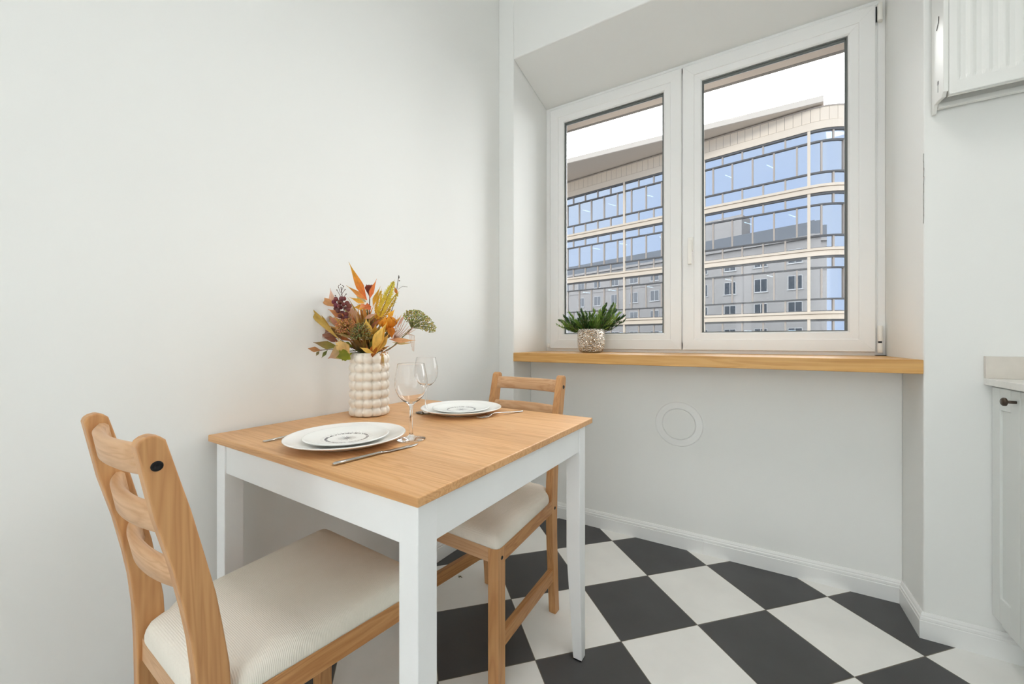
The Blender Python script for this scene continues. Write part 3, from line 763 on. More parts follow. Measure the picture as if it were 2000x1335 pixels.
def leaf(mb, p0, p1, w, c0, c1, bend=0.0, bdir=None, face=None, fold=.25, peak=.4, n=9, curl=0.0, veins=True):
    p0, p1 = Vector(p0), Vector(p1); ax = (p1-p0); L_ = ax.length; ax.normalize()
    fc = Vector(face) if face else TOCAM+Vector((random.uniform(-.22, .22), random.uniform(-.22, .22), random.uniform(-.15, .15)))
    sd = ax.cross(fc).normalized(); nr = sd.cross(ax).normalized()
    bd = Vector(bdir).normalized() if bdir else nr
    v = []; cc = []
    for i in range(n+1):
        t = i/n; c = p0+ax*L_*t+bd*(bend*L_*4*t*(1-t))+nr*(curl*L_*t*t)
        pw = (t/peak)**.7 if t < peak else ((1-t)/(1-peak))**.8
        hw = max(.0004, w/2*min(1, pw)*(math.sin(min(1, pw)*PI/2)))
        for k in (-1, -.5, 0, .5, 1):
            v.append(c+sd*hw*k+nr*(abs(k)*fold*hw))
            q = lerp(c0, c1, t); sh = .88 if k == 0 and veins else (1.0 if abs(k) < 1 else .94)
            cc.append(tuple(x*sh for x in q))
    f = [(i*5+k, i*5+k+1, (i+1)*5+k+1, (i+1)*5+k) for i in range(n) for k in range(4)]
    mb.add(v, f, cc, True)
def stemline(mb, top, col, rad=.0016, root=None, via=None):
    """a stem from the vase floor through the mouth to the flower"""
    root = root or VBOT+Vector((random.uniform(-.02, .02), random.uniform(-.02, .02), 0))
    mouth = Vector((VTOP.x+(top.x-VTOP.x)*.25, VTOP.y+(top.y-VTOP.y)*.25, VTOP.z-.004))
    off = mouth-VTOP; off.z = 0
    if off.length > .04: off *= .04/off.length
    mouth = Vector((VTOP.x+off.x, VTOP.y+off.y, VTOP.z-.004))
    pts = [root, root.lerp(mouth, .5), mouth]
    tgt = [mouth+(via-mouth)*.5, via, via.lerp(top, .55), top] if via else [mouth.lerp(top, .35)+UP*.004, mouth.lerp(top, .7)+UP*.003, top]
    mb.tube(pts+tgt, rad, 6, col)
G_STEM = lin((84, 92, 50)); B_STEM = lin((92, 62, 48))
def sprig(label, stemcol, top, rad=.0016, via=None, cat='flower'):
    t = empty('flower_sprig', (VBOT.x, VBOT.y, VBOT.z)); tag(t, label, cat, 'silk flower sprigs in the vase')
    mb = MB(); stemline(mb, top, stemcol, rad, via=via)
    return t, mb
def fin(mb, name, t, mat=None):
    o = mb.build(name, mat or M['petal'], t); o.matrix_parent_inverse = Matrix.Translation(-t.location); return o
def cl(*a): return lin(a)
R_ = random
# 1 spiky orange leaves
t, st = sprig('spiky orange lily-like leaf spray, tallest in the vase', G_STEM, FP(717, 600, 0)); fin(st, 'stem', t)
mb = MB()
for (a, b, w, c0, c1, bd) in (((717, 586, -.01), (681, 511, -.005), 16, (225, 104, 58), (205, 160, 40), .03), ((717, 586, -.012), (676, 557, -.02), 11, (232, 140, 80), (190, 140, 48), -.05),
        ((722, 584, -.01), (736, 544, -.01), 11, (224, 110, 62), (214, 130, 60), .03), ((713, 592, -.012), (682, 580, -.02), 10, (230, 170, 70), (214, 160, 50), -.04),
        ((728, 598, .0), (743, 559, .01), 10, (222, 160, 50), (196, 160, 60), .03), ((716, 596, -.02), (700, 604, -.05), 13, (226, 120, 66), (230, 170, 120), .1),
        ((725, 598, -.02), (708, 603, -.04), 16, (205, 92, 44), (226, 140, 90), .1), ((712, 600, -.01), (690, 600, -.02), 12, (222, 158, 44), (206, 150, 50), .05), ((715, 590, .02), (692, 566, .03), 16, (196, 190, 150), (186, 190, 140), .05)):
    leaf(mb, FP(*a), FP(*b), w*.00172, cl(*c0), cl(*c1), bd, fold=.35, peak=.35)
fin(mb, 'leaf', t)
# 2 berries
t, st = sprig('sprig of dark purple berries with a bare twig tip, left of the orange leaves', B_STEM, FP(666, 560, -.005), .0012, via=FP(676, 640, -.01))
for (a, b) in (((666, 580), (658, 566)), ((666, 576), (674, 565)), ((665, 572), (661, 560)), ((666, 570), (671, 559)), ((667, 585), (676, 574)), ((664, 590), (655, 577))):
    st.tube([FP(*a, -.005), FP(*b, -.006)], .0008, 5, B_STEM); st.ball(FP(*b, -.006), .0019, cl(84, 66, 58), 6, 4)
for (a, b) in ((662, 557), (669, 557), (665, 555)): st.ball(FP(a, b, -.006), .0018, cl(78, 60, 54), 6, 4)
fin(st, 'stem', t)
mb = MB(); bl = [(656, 584), (664, 590), (672, 583), (678, 592), (656, 596), (666, 600), (675, 602), (660, 606), (668, 611), (680, 604), (676, 613), (664, 617), (670, 622), (652, 590), (662, 597), (682, 597), (671, 594), (656, 603), (676, 620), (667, 583)]
for i, (a, b) in enumerate(bl):
    c = cl(R_.randint(118, 142), R_.randint(66, 82), R_.randint(66, 82)); mb.ball(FP(a, b, R_.uniform(-.022, .006)), R_.uniform(.0068, .0088), c, 10, 8)
fin(mb, 'berries', t)
# 3 long yellow-green blades
t, st = sprig('long folded yellow-green blades reaching out to the left', G_STEM, FP(664, 664, -.02)); fin(st, 'stem', t)
mb = MB()
leaf(mb, FP(668, 668, -.02), FP(589, 583, -.03), .024, cl(206, 170, 92), cl(168, 140, 58), .03, fold=.55, peak=.55)
leaf(mb, FP(656, 655, -.01), FP(600, 590, -.015), .018, cl(190, 150, 70), cl(196, 168, 80), -.03, fold=.5, peak=.5)
leaf(mb, FP(640, 636, .0), FP(580, 624, -.01), .012, cl(170, 130, 64), cl(178, 164, 104), .08, bdir=UP, fold=.3)
leaf(mb, FP(650, 630, .02), FP(584, 609, .02), .014, cl(206, 180, 130), cl(190, 170, 120), .06, bdir=UP, fold=.3)
leaf(mb, FP(660, 640, .015), FP(622, 596, .02), .016, cl(214, 192, 140), cl(190, 176, 110), .03, fold=.4)
leaf(mb, FP(672, 650, .015), FP(634, 606, .02), .018, cl(222, 200, 160), cl(204, 180, 130), .03, fold=.4)
fin(mb, 'leaf', t)
# 4 peach pointed leaves
t, st = sprig('peach and rust pointed leaves behind the purple berries', B_STEM, FP(662, 610, .01)); fin(st, 'stem', t)
mb = MB()
for (a, b, w, c0, c1) in (((658, 600, .0), (616, 577, .0), 15, (196, 138, 84), (200, 150, 104)), ((654, 602, .005), (645, 562, .01), 14, (196, 150, 110), (222, 186, 170)), ((676, 622, .0), (640, 603, .0), 16, (190, 110, 64), (200, 140, 90)),
        ((690, 628, .0), (684, 596, .01), 16, (206, 150, 110), (214, 170, 140)), ((700, 634, -.01), (694, 604, .0), 22, (196, 150, 116), (204, 164, 130)), ((700, 632, -.01), (688, 606, -.01), 18, (186, 140, 100), (206, 160, 120)), ((712, 622, -.02), (736, 612, -.02), 9, (200, 150, 120), (214, 170, 140)), ((668, 636, 0), (640, 618, .0), 16, (180, 120, 90), (206, 150, 120))):
    leaf(mb, FP(*a), FP(*b), w*.00172, cl(*c0), cl(*c1), .04, fold=.25)
fin(mb, 'leaf', t)
# 4b gold and rust filler leaves that close the middle of the bouquet
t, st = sprig('gold and rust broad leaves filling the middle of the bouquet', B_STEM, FP(712, 650, .02)); fin(st, 'stem', t)
mb = MB()
for k in range(46):
    a = R_.uniform(-1, 1); u0 = 712+a*22; v0 = 668-R_.uniform(0, 26); u1 = 712+a*62+R_.uniform(-10, 10); v1 = 606+abs(a)*26+R_.uniform(-14, 26)
    d0 = R_.uniform(-.01, .03); c1 = R_.choice([(206, 150, 70), (190, 110, 60), (214, 168, 90), (176, 130, 84), (226, 180, 96), (150, 120, 56), (198, 130, 96)])
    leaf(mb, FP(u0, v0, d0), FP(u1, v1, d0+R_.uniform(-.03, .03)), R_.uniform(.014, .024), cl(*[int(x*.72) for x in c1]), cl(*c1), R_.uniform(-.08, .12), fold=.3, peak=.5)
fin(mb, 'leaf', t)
t, st = sprig('thin pale gold grass leaves fanned behind the other flowers', G_STEM, FP(712, 640, .03), cat='dried grass'); fin(st, 'stem', t)
mb = MB()
for k in range(54):
    a = math.radians(R_.uniform(-78, 52)); r = R_.uniform(42, 78)*(1 if abs(a) > .5 else .95); u0, v0 = 708+R_.uniform(-12, 20), 655+R_.uniform(-14, 10)
    c1 = R_.choice([(214, 184, 120), (206, 170, 96), (222, 150, 70), (196, 174, 116), (226, 190, 100), (210, 150, 110), (190, 150, 60)])
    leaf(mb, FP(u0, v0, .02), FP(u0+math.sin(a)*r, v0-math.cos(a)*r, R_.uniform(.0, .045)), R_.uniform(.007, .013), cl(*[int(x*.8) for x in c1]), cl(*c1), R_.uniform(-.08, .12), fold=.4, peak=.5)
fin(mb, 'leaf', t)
# 5 dark red leaves
t, st = sprig('dark maroon and olive leaves low on the left side', B_STEM, FP(664, 668, -.01)); fin(st, 'stem', t)
mb = MB()
for (a, b, w, c0, c1) in (((662, 660, -.005), (618, 655, -.01), 12, (124, 76, 52), (160, 112, 92)), ((664, 668, -.01), (629, 659, -.02), 11, (120, 62, 42), (132, 84, 62)), ((646, 648, .0), (604, 651, .0), 12, (130, 92, 74), (176, 140, 126)),
        ((642, 640, .01), (605, 644, .0), 13, (128, 120, 62), (96, 94, 44)), ((636, 650, .01), (606, 650, .01), 10, (160, 124, 110), (190, 160, 150)), ((668, 660, .01), (640, 636, .02), 18, (140, 104, 60), (120, 86, 50))):
    leaf(mb, FP(*a), FP(*b), w*.00172, cl(*c0), cl(*c1), .06, bdir=UP, fold=.3)
fin(mb, 'leaf', t)
# 6 green leaves lower left
t, st = sprig('olive green and blush leaves hanging over the vase rim at left', G_STEM, FP(676, 686, -.04), via=FP(700, 684, -.04))
st.tube([FP(672, 682, -.045), FP(640, 682, -.05), FP(622, 684, -.05)], .0011, 6, B_STEM)
fin(st, 'stem', t)
mb = MB()
for (a, b, w, c0, c1) in (((664, 678, -.05), (611, 668, -.05), 16, (126, 122, 30), (140, 110, 70)), ((684, 678, -.055), (640, 700, -.06), 30, (148, 146, 34), (196, 150, 130)), ((682, 684, -.06), (668, 704, -.06), 30, (120, 124, 22), (150, 150, 30)), ((688, 690, -.06), (656, 698, -.07), 24, (134, 136, 24), (120, 120, 30)),
        ((628, 684, -.05), (600, 680, -.05), 11, (160, 110, 66), (176, 124, 76)), ((640, 683, -.05), (628, 699, -.05), 7, (84, 96, 40), (110, 110, 50)), ((624, 685, -.05), (617, 695, -.05), 6, (104, 90, 50), (120, 110, 60)), ((690, 676, -.04), (664, 672, -.05), 14, (120, 118, 30), (140, 136, 40))):
    leaf(mb, FP(*a), FP(*b), w*.00172, cl(*c0), cl(*c1), .05, fold=.25, peak=.45)
fin(mb, 'leaf', t)
# 7 fuzzy clusters
def fuzz(label, u, vv, d, ru, rv, cols, n, st_c):
    t, st = sprig(label, st_c, FP(u, vv, d)); fin(st, 'stem', t); mb = MB(); c = FP(u, vv, d)
    for i in range(n):
        a = R_.uniform(0, 2*PI); z = R_.uniform(-.55, 1); r = math.sqrt(1-z*z); k = R_.uniform(.72, 1.08)
        p = c+RGT*(ru*r*math.cos(a)*k)-FWD*(ru*.9*r*math.sin(a)*k)+UP*(rv*z*k)
        col = cl(*[x+R_.randint(-16, 16) for x in R_.choice(cols)])
        mb.tube([c+(p-c)*.55, p], [.0004, .0006], 3, tuple(x*.7 for x in col), False, False)
        mb.ball(p, R_.uniform(.0011, .0022), col, 5, 3)
    fin(mb, 'flower_head', t)
fuzz('fuzzy tan and orange sedum head left of centre', 677, 640, -.035, .034, .030, [(222, 158, 100), (210, 140, 84), (196, 156, 100), (230, 178, 126)], 560, G_STEM)
fuzz('fuzzy olive green sedum head in the centre front', 706, 652, -.05, .034, .036, [(156, 150, 92), (130, 130, 72), (182, 142, 86), (176, 170, 118)], 620, G_STEM)
# 8 pod left of centre
t, st = sprig('pale tan papery pod above the vase rim', G_STEM, FP(676, 690, -.05)); fin(st, 'stem', t)
mb = MB()
for k in range(6):
    leaf(mb, FP(676+k*1.5, 692, -.055-.002*k), FP(655+k*4, 662+abs(k-2)*2, -.06+.003*k), .022, cl(210, 164, 96), cl(226, 194, 130), .12, fold=.2, peak=.55)
fin(mb, 'petal', t)
# 9 yellow fern
t, st = sprig('yellow feathery fern frond right of the orange leaves', cl(150, 120, 50), FP(769, 549, .0), .0011, via=FP(744, 612, -.005)); fin(st, 'stem', t)
mb = MB()
def frond(mb, a, b, n, wl_, c0, c1):
    a, b = FP(*a), FP(*b); ax = (b-a).normalized(); sd = ax.cross(TOCAM).normalized()
    for i in range(n):
        t_ = i/(n-1); p = a.lerp(b, t_); L_ = wl_*math.sin(PI*(.12+.8*t_))**.7*(1-.45*t_)
        for s in (-1, 1):
            q = p+(sd*s*.95+ax*.55).normalized()*L_+FWD*R_.uniform(-.006, .006)
            leaf(mb, p, q, .0078, lerp(cl(*c0), cl(*c1), t_), lerp(cl(*c0), cl(*c1), min(1, t_+.3)), .08, fold=.3, n=4)
    leaf(mb, b-ax*.01, b+ax*.012, .005, cl(*c1), cl(*c1), n=4)
frond(mb, (741, 618, -.005), (768, 552, .0), 24, .030, (220, 176, 50), (204, 190, 70))
frond(mb, (736, 612, .01), (744, 570, .012), 16, .020, (226, 166, 60), (214, 180, 60))
frond(mb, (735, 622, .0), (757, 580, .01), 16, .024, (214, 150, 50), (214, 184, 60))
frond(mb, (742, 626, .012), (776, 574, .014), 18, .022, (214, 160, 50), (200, 176, 60))
fin(mb, 'frond', t)
# 10 orange tulip
def bloom(label, u, vv, d, h, w, c0, c1, n, openk, st_c, tilt=(0, 0), pn='petal'):
    t, st = sprig(label, st_c, FP(u, vv, d)); fin(st, 'stem', t); mb = MB(); c = FP(u, vv, d)
    ax = (UP+RGT*tilt[0]-FWD*tilt[1]).normalized(); s1 = ax.cross(FWD).normalized(); s2 = ax.cross(s1)
    for i in range(n):
        a = 2*PI*i/n+.3; dr = s1*math.cos(a)+s2*math.sin(a); k = openk*(1 if i % 2 else .75)
        leaf(mb, c+dr*.002, c+ax*h*R_.uniform(.9, 1.05)+dr*w*k, w*1.25, cl(*c0), cl(*[x+R_.randint(-8, 8) for x in c1]), .22, bdir=dr, face=-dr if False else (dr*-1+ax*.1), fold=-.35, peak=.55, n=10)
    fin(mb, pn, t); return t
bloom('orange cupped tulip bloom at the right of the bouquet', 758, 645, -.012, .052, .034, (206, 120, 30), (232, 160, 52), 7, .30, G_STEM, (.05, .2))
t, st = sprig('small drooping orange petals beneath the tulip bloom', G_STEM, FP(760, 650, -.01)); fin(st, 'stem', t)
mb = MB(); leaf(mb, FP(762, 630, -.02), FP(766, 662, -.02), .026, cl(214, 130, 34), cl(206, 120, 36), .08, peak=.5); leaf(mb, FP(764, 636, -.01), FP(783, 620, -.01), .013, cl(220, 140, 40), cl(226, 180, 70), .05); leaf(mb, FP(758, 622, -.01), FP(771, 604, .0), .02, cl(220, 150, 40), cl(236, 180, 60), .05)
fin(mb, 'petal', t)
# 11 yellow magnolia: broad open petals
t, st = sprig('pale yellow magnolia with broad open petals at the front', G_STEM, FP(735, 690, -.045)); fin(st, 'stem', t)
mb = MB()
leaf(mb, FP(737, 688, -.055), FP(756, 628, -.075), .030, cl(206, 150, 60), cl(238, 196, 96), .10, fold=.45, peak=.5)
leaf(mb, FP(728, 686, -.055), FP(752, 634, -.085), .040, cl(214, 164, 70), cl(240, 204, 110), .12, fold=-.35, peak=.5)
leaf(mb, FP(722, 672, -.04), FP(715, 622, -.05), .036, cl(190, 140, 56), cl(232, 190, 92), .12, fold=-.3, peak=.6)
leaf(mb, FP(731, 690, -.07), FP(703, 678, -.095), .016, cl(214, 170, 76), cl(232, 196, 104), -.10, fold=.3, peak=.5)
leaf(mb, FP(734, 690, -.06), FP(760, 650, -.065), .024, cl(214, 160, 72), cl(236, 200, 110), -.08, fold=.4, peak=.5)
leaf(mb, FP(728, 688, -.03), FP(734, 632, -.02), .040, cl(176, 120, 44), cl(214, 160, 64), .05, fold=-.2, peak=.6)
leaf(mb, FP(726, 700, -.05), FP(732, 668, -.05), .032, cl(150, 80, 24), cl(190, 110, 34), .05, fold=-.3, peak=.5)
fin(mb, 'petal', t)
# 12 umbel at right
t, st = sprig('greenish umbel flower head on a bare stem leaning out to the right', cl(112, 122, 76), FP(805, 640, -.01), .0018, via=FP(768, 676, -.03)); 
C0 = FP(803, 640, -.01); mb = MB(); A1 = FP(820, 624, -.005)
for i in range(560):
    a = R_.uniform(0, 2*PI); r = math.sqrt(R_.random()); ru, rv = .054*r*math.cos(a), .030*r*math.sin(a)
    p = A1+RGT*(ru)+UP*(rv-.25*ru-.35*max(0, ru))+FWD*R_.uniform(-.022, .022)+UP*(.012*(1-r*r))
    col = cl(*[x+R_.randint(-18, 18) for x in R_.choice([(190, 180, 108), (164, 164, 96), (206, 188, 120), (146, 152, 86)])])
    if i % 6 == 0: mb.tube([C0, C0.lerp(p, .5)+UP*.004, p], .0006, 4, cl(140, 144, 90))
    mb.ball(p, R_.uniform(.0014, .0026), col, 5, 4)
fin(st, 'stem', t); fin(mb, 'flower_head', t)
# 13 blush ribbed leaves drooping right
t, st = sprig('thin blush and peach ribbed leaves drooping right below the umbel', cl(196, 150, 120), FP(786, 664, -.02), .001, via=FP(758, 684, -.04))
for k in range(9):
    a = FP(768, 662, -.02); b = FP(772+k*5, 610+k*3.5+abs(k-4)*1.2, R_.uniform(-.03, .01)); st.tube([a, a.lerp(b, .5)+RGT*.004-UP*.003, b], [.0008, .0012, .0005], 4, cl(206, 160, 132))
for k in range(5):
    a = FP(792+k*2, 648+k, -.02); st.tube([a, FP(800+k*2.4, 655, -.02), FP(802+k*1.6, 676+k*4-abs(k-2)*3, -.02)], .0006, 4, cl(216, 186, 160))
fin(st, 'stem', t)
mb = MB()
leaf(mb, FP(760, 662, -.03), FP(812, 664, -.03), .019, cl(200, 134, 96), cl(222, 176, 120), .03, bdir=-UP, fold=.3); leaf(mb, FP(766, 668, -.02), FP(808, 668, -.02), .010, cl(186, 176, 110), cl(206, 176, 130), .06, bdir=-UP)
leaf(mb, FP(790, 655, -.01), FP(812, 636, -.01), .012, cl(226, 190, 176), cl(220, 180, 170), .05)
leaf(mb, FP(775, 640, .0), FP(795, 608, .0), .010, cl(220, 176, 156), cl(214, 170, 150), .05); leaf(mb, FP(772, 636, .0), FP(786, 612, .0), .008, cl(220, 180, 150), cl(214, 184, 140), .05)
fin(mb, 'leaf', t)
# 14 dark twigs
t, st = sprig('thin dark knobbly twig standing up behind the fern', cl(88, 74, 62), FP(779, 537, .02), .0011, via=FP(772, 586, .015), cat='twig')
st.tube([FP(777, 565, .02), FP(786, 559, .02), FP(796, 560, .02)], .0006, 4, cl(110, 104, 92)); st.ball(FP(779, 541, .02), .0026, cl(92, 86, 80), 6, 4, (1, 1, 2)); st.ball(FP(780, 548, .02), .002, cl(92, 76, 60), 6, 4); st.ball(FP(775, 572, .02), .0022, cl(92, 66, 50), 6, 4)
fin(st, 'stem', t); mb = MB(); leaf(mb, FP(776, 576, .015), FP(770, 558, .015), .012, cl(206, 120, 50), cl(214, 150, 70)); fin(mb, 'leaf', t)
t, st = sprig('curly thin dark twig poking out at the upper left', cl(96, 88, 80), FP(587, 604, .02), .0007, via=FP(640, 640, .02), cat='twig')
st.tube([FP(640, 640, .02), FP(628, 596, .02), FP(617, 587, .02), FP(607, 592, .02), FP(600, 600, .02), FP(587, 604, .02)], .0007, 4, cl(96, 88, 80)); st.tube([FP(626, 595, .02), FP(618, 577, .02), FP(611, 568, .02)], .0008, 4, cl(110, 84, 74)); fin(st, 'stem', t)
# 15 dark red bud, straw strands
t, st = sprig('dark red squarish dried bud between the orange leaves', B_STEM, FP(722, 575, .01)); fin(st, 'stem', t)
mb = MB()
for k in range(5): leaf(mb, FP(721, 578, .012), FP(716+k*3.2, 555, .012+.003*k), .016, cl(96, 44, 40), cl(140, 74, 64), .06, peak=.75, fold=.2)
fin(mb, 'petal', t)
t, st = sprig('straw coloured strands hanging over the front of the vase rim', cl(206, 170, 120), FP(746, 688, -.055), .001, via=FP(742, 694, -.03), cat='dried grass')
for k in range(7): st.tube([FP(746, 688, -.055), FP(745+k*.7, 698, -.07), FP(743+k*1.3, 712+(k*5) % 9, -.071)], [.0008, .001, .0004], 4, cl(208, 160+k*3, 104))
for k in range(26): st.ball(FP(R_.uniform(741, 757), R_.uniform(676, 694), -.06+R_.uniform(-.01, .01)), R_.uniform(.0012, .0026), cl(R_.randint(190, 216), R_.randint(140, 164), 96), 5, 4)
fin(st, 'stem', t)
t, st = sprig('short dark green filler stems just inside the vase mouth', cl(52, 60, 30), FP(722, 680, 0), cat='filler greenery')
for k in range(26):
    a = R_.uniform(0, 2*PI); r = R_.uniform(0, .036); p = VTOP+Vector((r*math.cos(a), r*math.sin(a), -.05)); st.tube([p, p+Vector((r*.5*math.cos(a), r*.5*math.sin(a), R_.uniform(.06, .085)))], .0016, 5, cl(R_.randint(40, 90), R_.randint(50, 84), 34))
fin(st, 'stem', t); mb = MB()
for k in range(46):
    a = R_.uniform(0, 2*PI); p = VTOP+Vector((.02*math.cos(a), .02*math.sin(a), R_.uniform(-.01, .03))); q = p+Vector((math.cos(a)*R_.uniform(.02, .055), math.sin(a)*R_.uniform(.02, .055), R_.uniform(.02, .07)))
    leaf(mb, p, q, R_.uniform(.012, .02), cl(84, 74, 34), cl(R_.randint(110, 180), R_.randint(86, 124), 52), .08, n=6)
fin(mb, 'leaf', t)

# ------------------------------------------------------------------ potted plant on the window board
def pot_mat():
    m, nt, b = newmat('crackled_silver_glass'); L = nt.links
    v = N(nt, 'ShaderNodeTexVoronoi', Scale=1.0, feature='DISTANCE_TO_EDGE'); L.new(coords(nt, (170, 170, 95)), v.inputs['Vector'])
    n = N(nt, 'ShaderNodeTexNoise', Scale=70.0, Detail=3.0); L.new(coords(nt), n.inputs['Vector'])
    a = N(nt, 'ShaderNodeMath', operation='MULTIPLY'); L.new(v.outputs['Distance'], a.inputs[0]); a.inputs[1].default_value = 3.0
    ad = N(nt, 'ShaderNodeMath', operation='ADD'); L.new(a.outputs[0], ad.inputs[0]); L.new(n.outputs['Fac'], ad.inputs[1])
    L.new(ramp(nt, ad.outputs[0], [(.45, lin((112, 102, 92))), (.70, lin((206, 196, 184))), (.95, lin((246, 240, 230)))]), b.inputs['Base Color'])
    b.inputs['Metallic'].default_value = .8; b.inputs['Roughness'].default_value = .16
    bump(nt, b, ad.outputs[0], .9, .004); return m
M['pot'] = pot_mat()
PC = Vector((.530, .672, SZ1+.0004))
pp = empty('potted_plant', PC); tag(pp, 'small dark green needle-leaved plant in crackled silver pot on the window board', 'plant')
mb = MB(); mb.lathe([(.0001, .0), (.050, .0), (.060, .004), (.068, .014), (.0735, .034), (.0755, .07), (.0750, .110), (.0740, .1275), (.0725, .1290), (.0705, .1275), (.0700, .10), (.0690, .04), (.0001, .03)], 64); mb.build('pot', M['pot'], pp)
mb = MB(); mb.lathe([(.0001, .112), (.04, .115), (.0695, .109)], 32); mb.build('soil', M['soil'], pp)
mb = MB(); wd = MB()
def shoot(base, tip, nl, L0, c):
    base, tip = Vector(base), Vector(tip); ax = (tip-base); ln = ax.length; ax.normalize()
    mid = base.lerp(tip, .5)+Vector((0, 0, -.006)); wd.tube([base, mid, tip], [.0022, .0018, .001], 5, cl(104, 86, 60))
    for i in range(nl):
        t_ = .12+.88*i/(nl-1); p = base.lerp(mid, t_*2) if t_ < .5 else mid.lerp(tip, t_*2-1)
        a = i*2.4+R_.uniform(-.3, .3); u_ = ax.orthogonal().normalized(); w_ = ax.cross(u_)
        dr = (u_*math.cos(a)+w_*math.sin(a)); el = .75-.45*t_; d = (dr*el+ax*(1.1-el*.4)+Vector((0, 0, .25))).normalized()
        L_ = L0*R_.uniform(.8, 1.1)*(1-.25*t_); g = R_.uniform(.8, 1.2)
        c0 = tuple(x*g for x in c); leaf(mb, p, p+d*L_, .0092, tuple(x*.75 for x in c0), c0, .06, bdir=dr, face=-dr, fold=.3, peak=.6, n=5)
gcs = [cl(86, 118, 46), cl(104, 138, 56), cl(130, 158, 78), cl(66, 98, 46), cl(50, 78, 40)]
L3 = [(-.170, .085), (-.150, .060), (-.150, .105), (-.120, .095), (-.110, .130), (-.085, .075), (-.080, .125), (-.055, .110), (-.050, .150), (-.025, .095), (-.020, .135), (.005, .115), (.012, .150), (.030, .090), (.045, .130), (.060, .150), (-.13, .08), (-.01, .12), (-.06, .085),
      (.070, .175), (.085, .190), (.095, .150), (.110, .185), (.125, .160), (.140, .180), (.150, .130), (.160, .155), (.172, .110), (.120, .110), (.090, .120), (.145, .095)]
for (a, h) in L3:
    dp = R_.uniform(-.07, .07); b0 = PC+RGT*(max(-.05, min(.05, a*.3)))+FWD*dp*.5+UP*.108
    tp = PC+RGT*a*.93+FWD*dp+UP*(.104+h*.80); shoot(b0, tp, int(16+((tp-b0).length)*110), .042, R_.choice(gcs))
    if R_.random() < .6: shoot(b0+RGT*.01, tp+RGT*R_.uniform(-.02, .02)+FWD*R_.uniform(-.05, .05)-UP*.02, 20, .032, R_.choice(gcs))
for o in (mb.build('foliage', M['leafmat'], pp), wd.build('stem', M['leafmat'], pp)): o.matrix_parent_inverse = Matrix.Translation(-PC)

cr = MB(); cr.tube([(-.010, 0, .002), (0, .002, .004), (.012, .001, .002)], [.001, .002, .001], 5); cr.tube([(-.002, -.006, .0018), (.002, .004, .005)], .0014, 5)
o = cr.build('leaf_scrap', M['crumb']); o.location = (.230, -.120, 0); tag(o, 'tiny dry scrap of leaf lying on a white floor tile under the table', 'debris')

# ------------------------------------------------------------------ outside: the office building across the street
P0 = Vector((4.691, 28.749, 0)); an = math.radians(80.6)
E_ = Vector((-math.sin(an), math.cos(an), 0)); NR = Vector((-math.cos(an), -math.sin(an), 0)); RC = 2.3
def FB(s, w, z):
    if s >= 0: p = P0+E_*s+NR*w
    else:
        th = min(-s/RC, PI/2); nn = NR*math.cos(th)-E_*math.sin(th); p = P0-NR*RC+nn*(RC+w)
        if -s/RC > PI/2: p = p-NR*(-s-RC*PI/2)
    return Vector((p.x, p.y, z))
def strip(mb, s0, s1, w0, w1, z0, z1, step=.3, col=None):
    """box following the facade line from s0 to s1"""
    ss = [s0]
    if s0 < 0:
        k = s0
        while k+step < min(s1, 0): k += step; ss.append(k)
        if s1 > 0: ss.append(0)
    ss.append(s1); v = []
    for s in ss: v += [FB(s, w0, z0), FB(s, w1, z0), FB(s, w1, z1), FB(s, w0, z1)]
    n = len(ss); f = [(i*4+k, i*4+(k+1) % 4, i*4+4+(k+1) % 4, i*4+4+k) for i in range(n-1) for k in range(4)]+[(0, 1, 2, 3), (n*4-4, n*4-3, n*4-2, n*4-1)]
    mb.add(v, f, col)
M['cream'] = plain('cream_cladding', (240, 225, 204), 0.6, noise=.02, nscale=.6)
M['beige'] = plain('beige_mullion', (190, 178, 166), 0.5)
M['transom'] = plain('dark_grey_transom', (98, 98, 98), 0.5)
M['joint'] = plain('shadow_joint', (120, 106, 96), 0.8)  # dark core behind the parapet panel gaps, also the roof slab
M['canopy'] = plain('canopy_soffit', (222, 210, 196), 0.7)
M['fascia'] = plain('canopy_fascia', (228, 218, 204), 0.6)
M['office_in'] = plain('office_interior', (70, 74, 78), 0.9)
def office_glass():
    m, nt, b = newmat('blue_office_glass'); L = nt.links; nt.nodes.remove(b); o = nt.nodes['Material Output']
    t = N(nt, 'ShaderNodeBsdfTransparent'); t.inputs[0].default_value = (.62, .72, .78, 1)
    g = N(nt, 'ShaderNodeBsdfGlossy'); g.inputs['Roughness'].default_value = 0.004; g.inputs['Color'].default_value = (.92, .95, 1, 1)
    ms = N(nt, 'ShaderNodeMixShader'); ms.inputs[0].default_value = .66
    L.new(t.outputs[0], ms.inputs[1]); L.new(g.outputs[0], ms.inputs[2]); L.new(ms.outputs[0], o.inputs[0]); return m
M['oglass'] = office_glass()
em, nt, b = newmat('office_tube_light'); b.inputs['Emission Color'].default_value = (1, 1, 1, 1); b.inputs['Emission Strength'].default_value = 6
ob = empty('office_building', (P0.x, P0.y, -10.5)); tag(ob, 'modern cream and glass office building with a rounded corner, outside the window', 'building')
def ofin(mb, name, mat, par=None, bevel=0):
    o = mb.build(name, mat, par or ob, bevel=bevel)
    if par is None: o.matrix_parent_inverse = Matrix.Translation(-ob.location)
    return o
ZB = lambda k: 2.33+3.857*k
S0, S1 = -8.0, 36.0
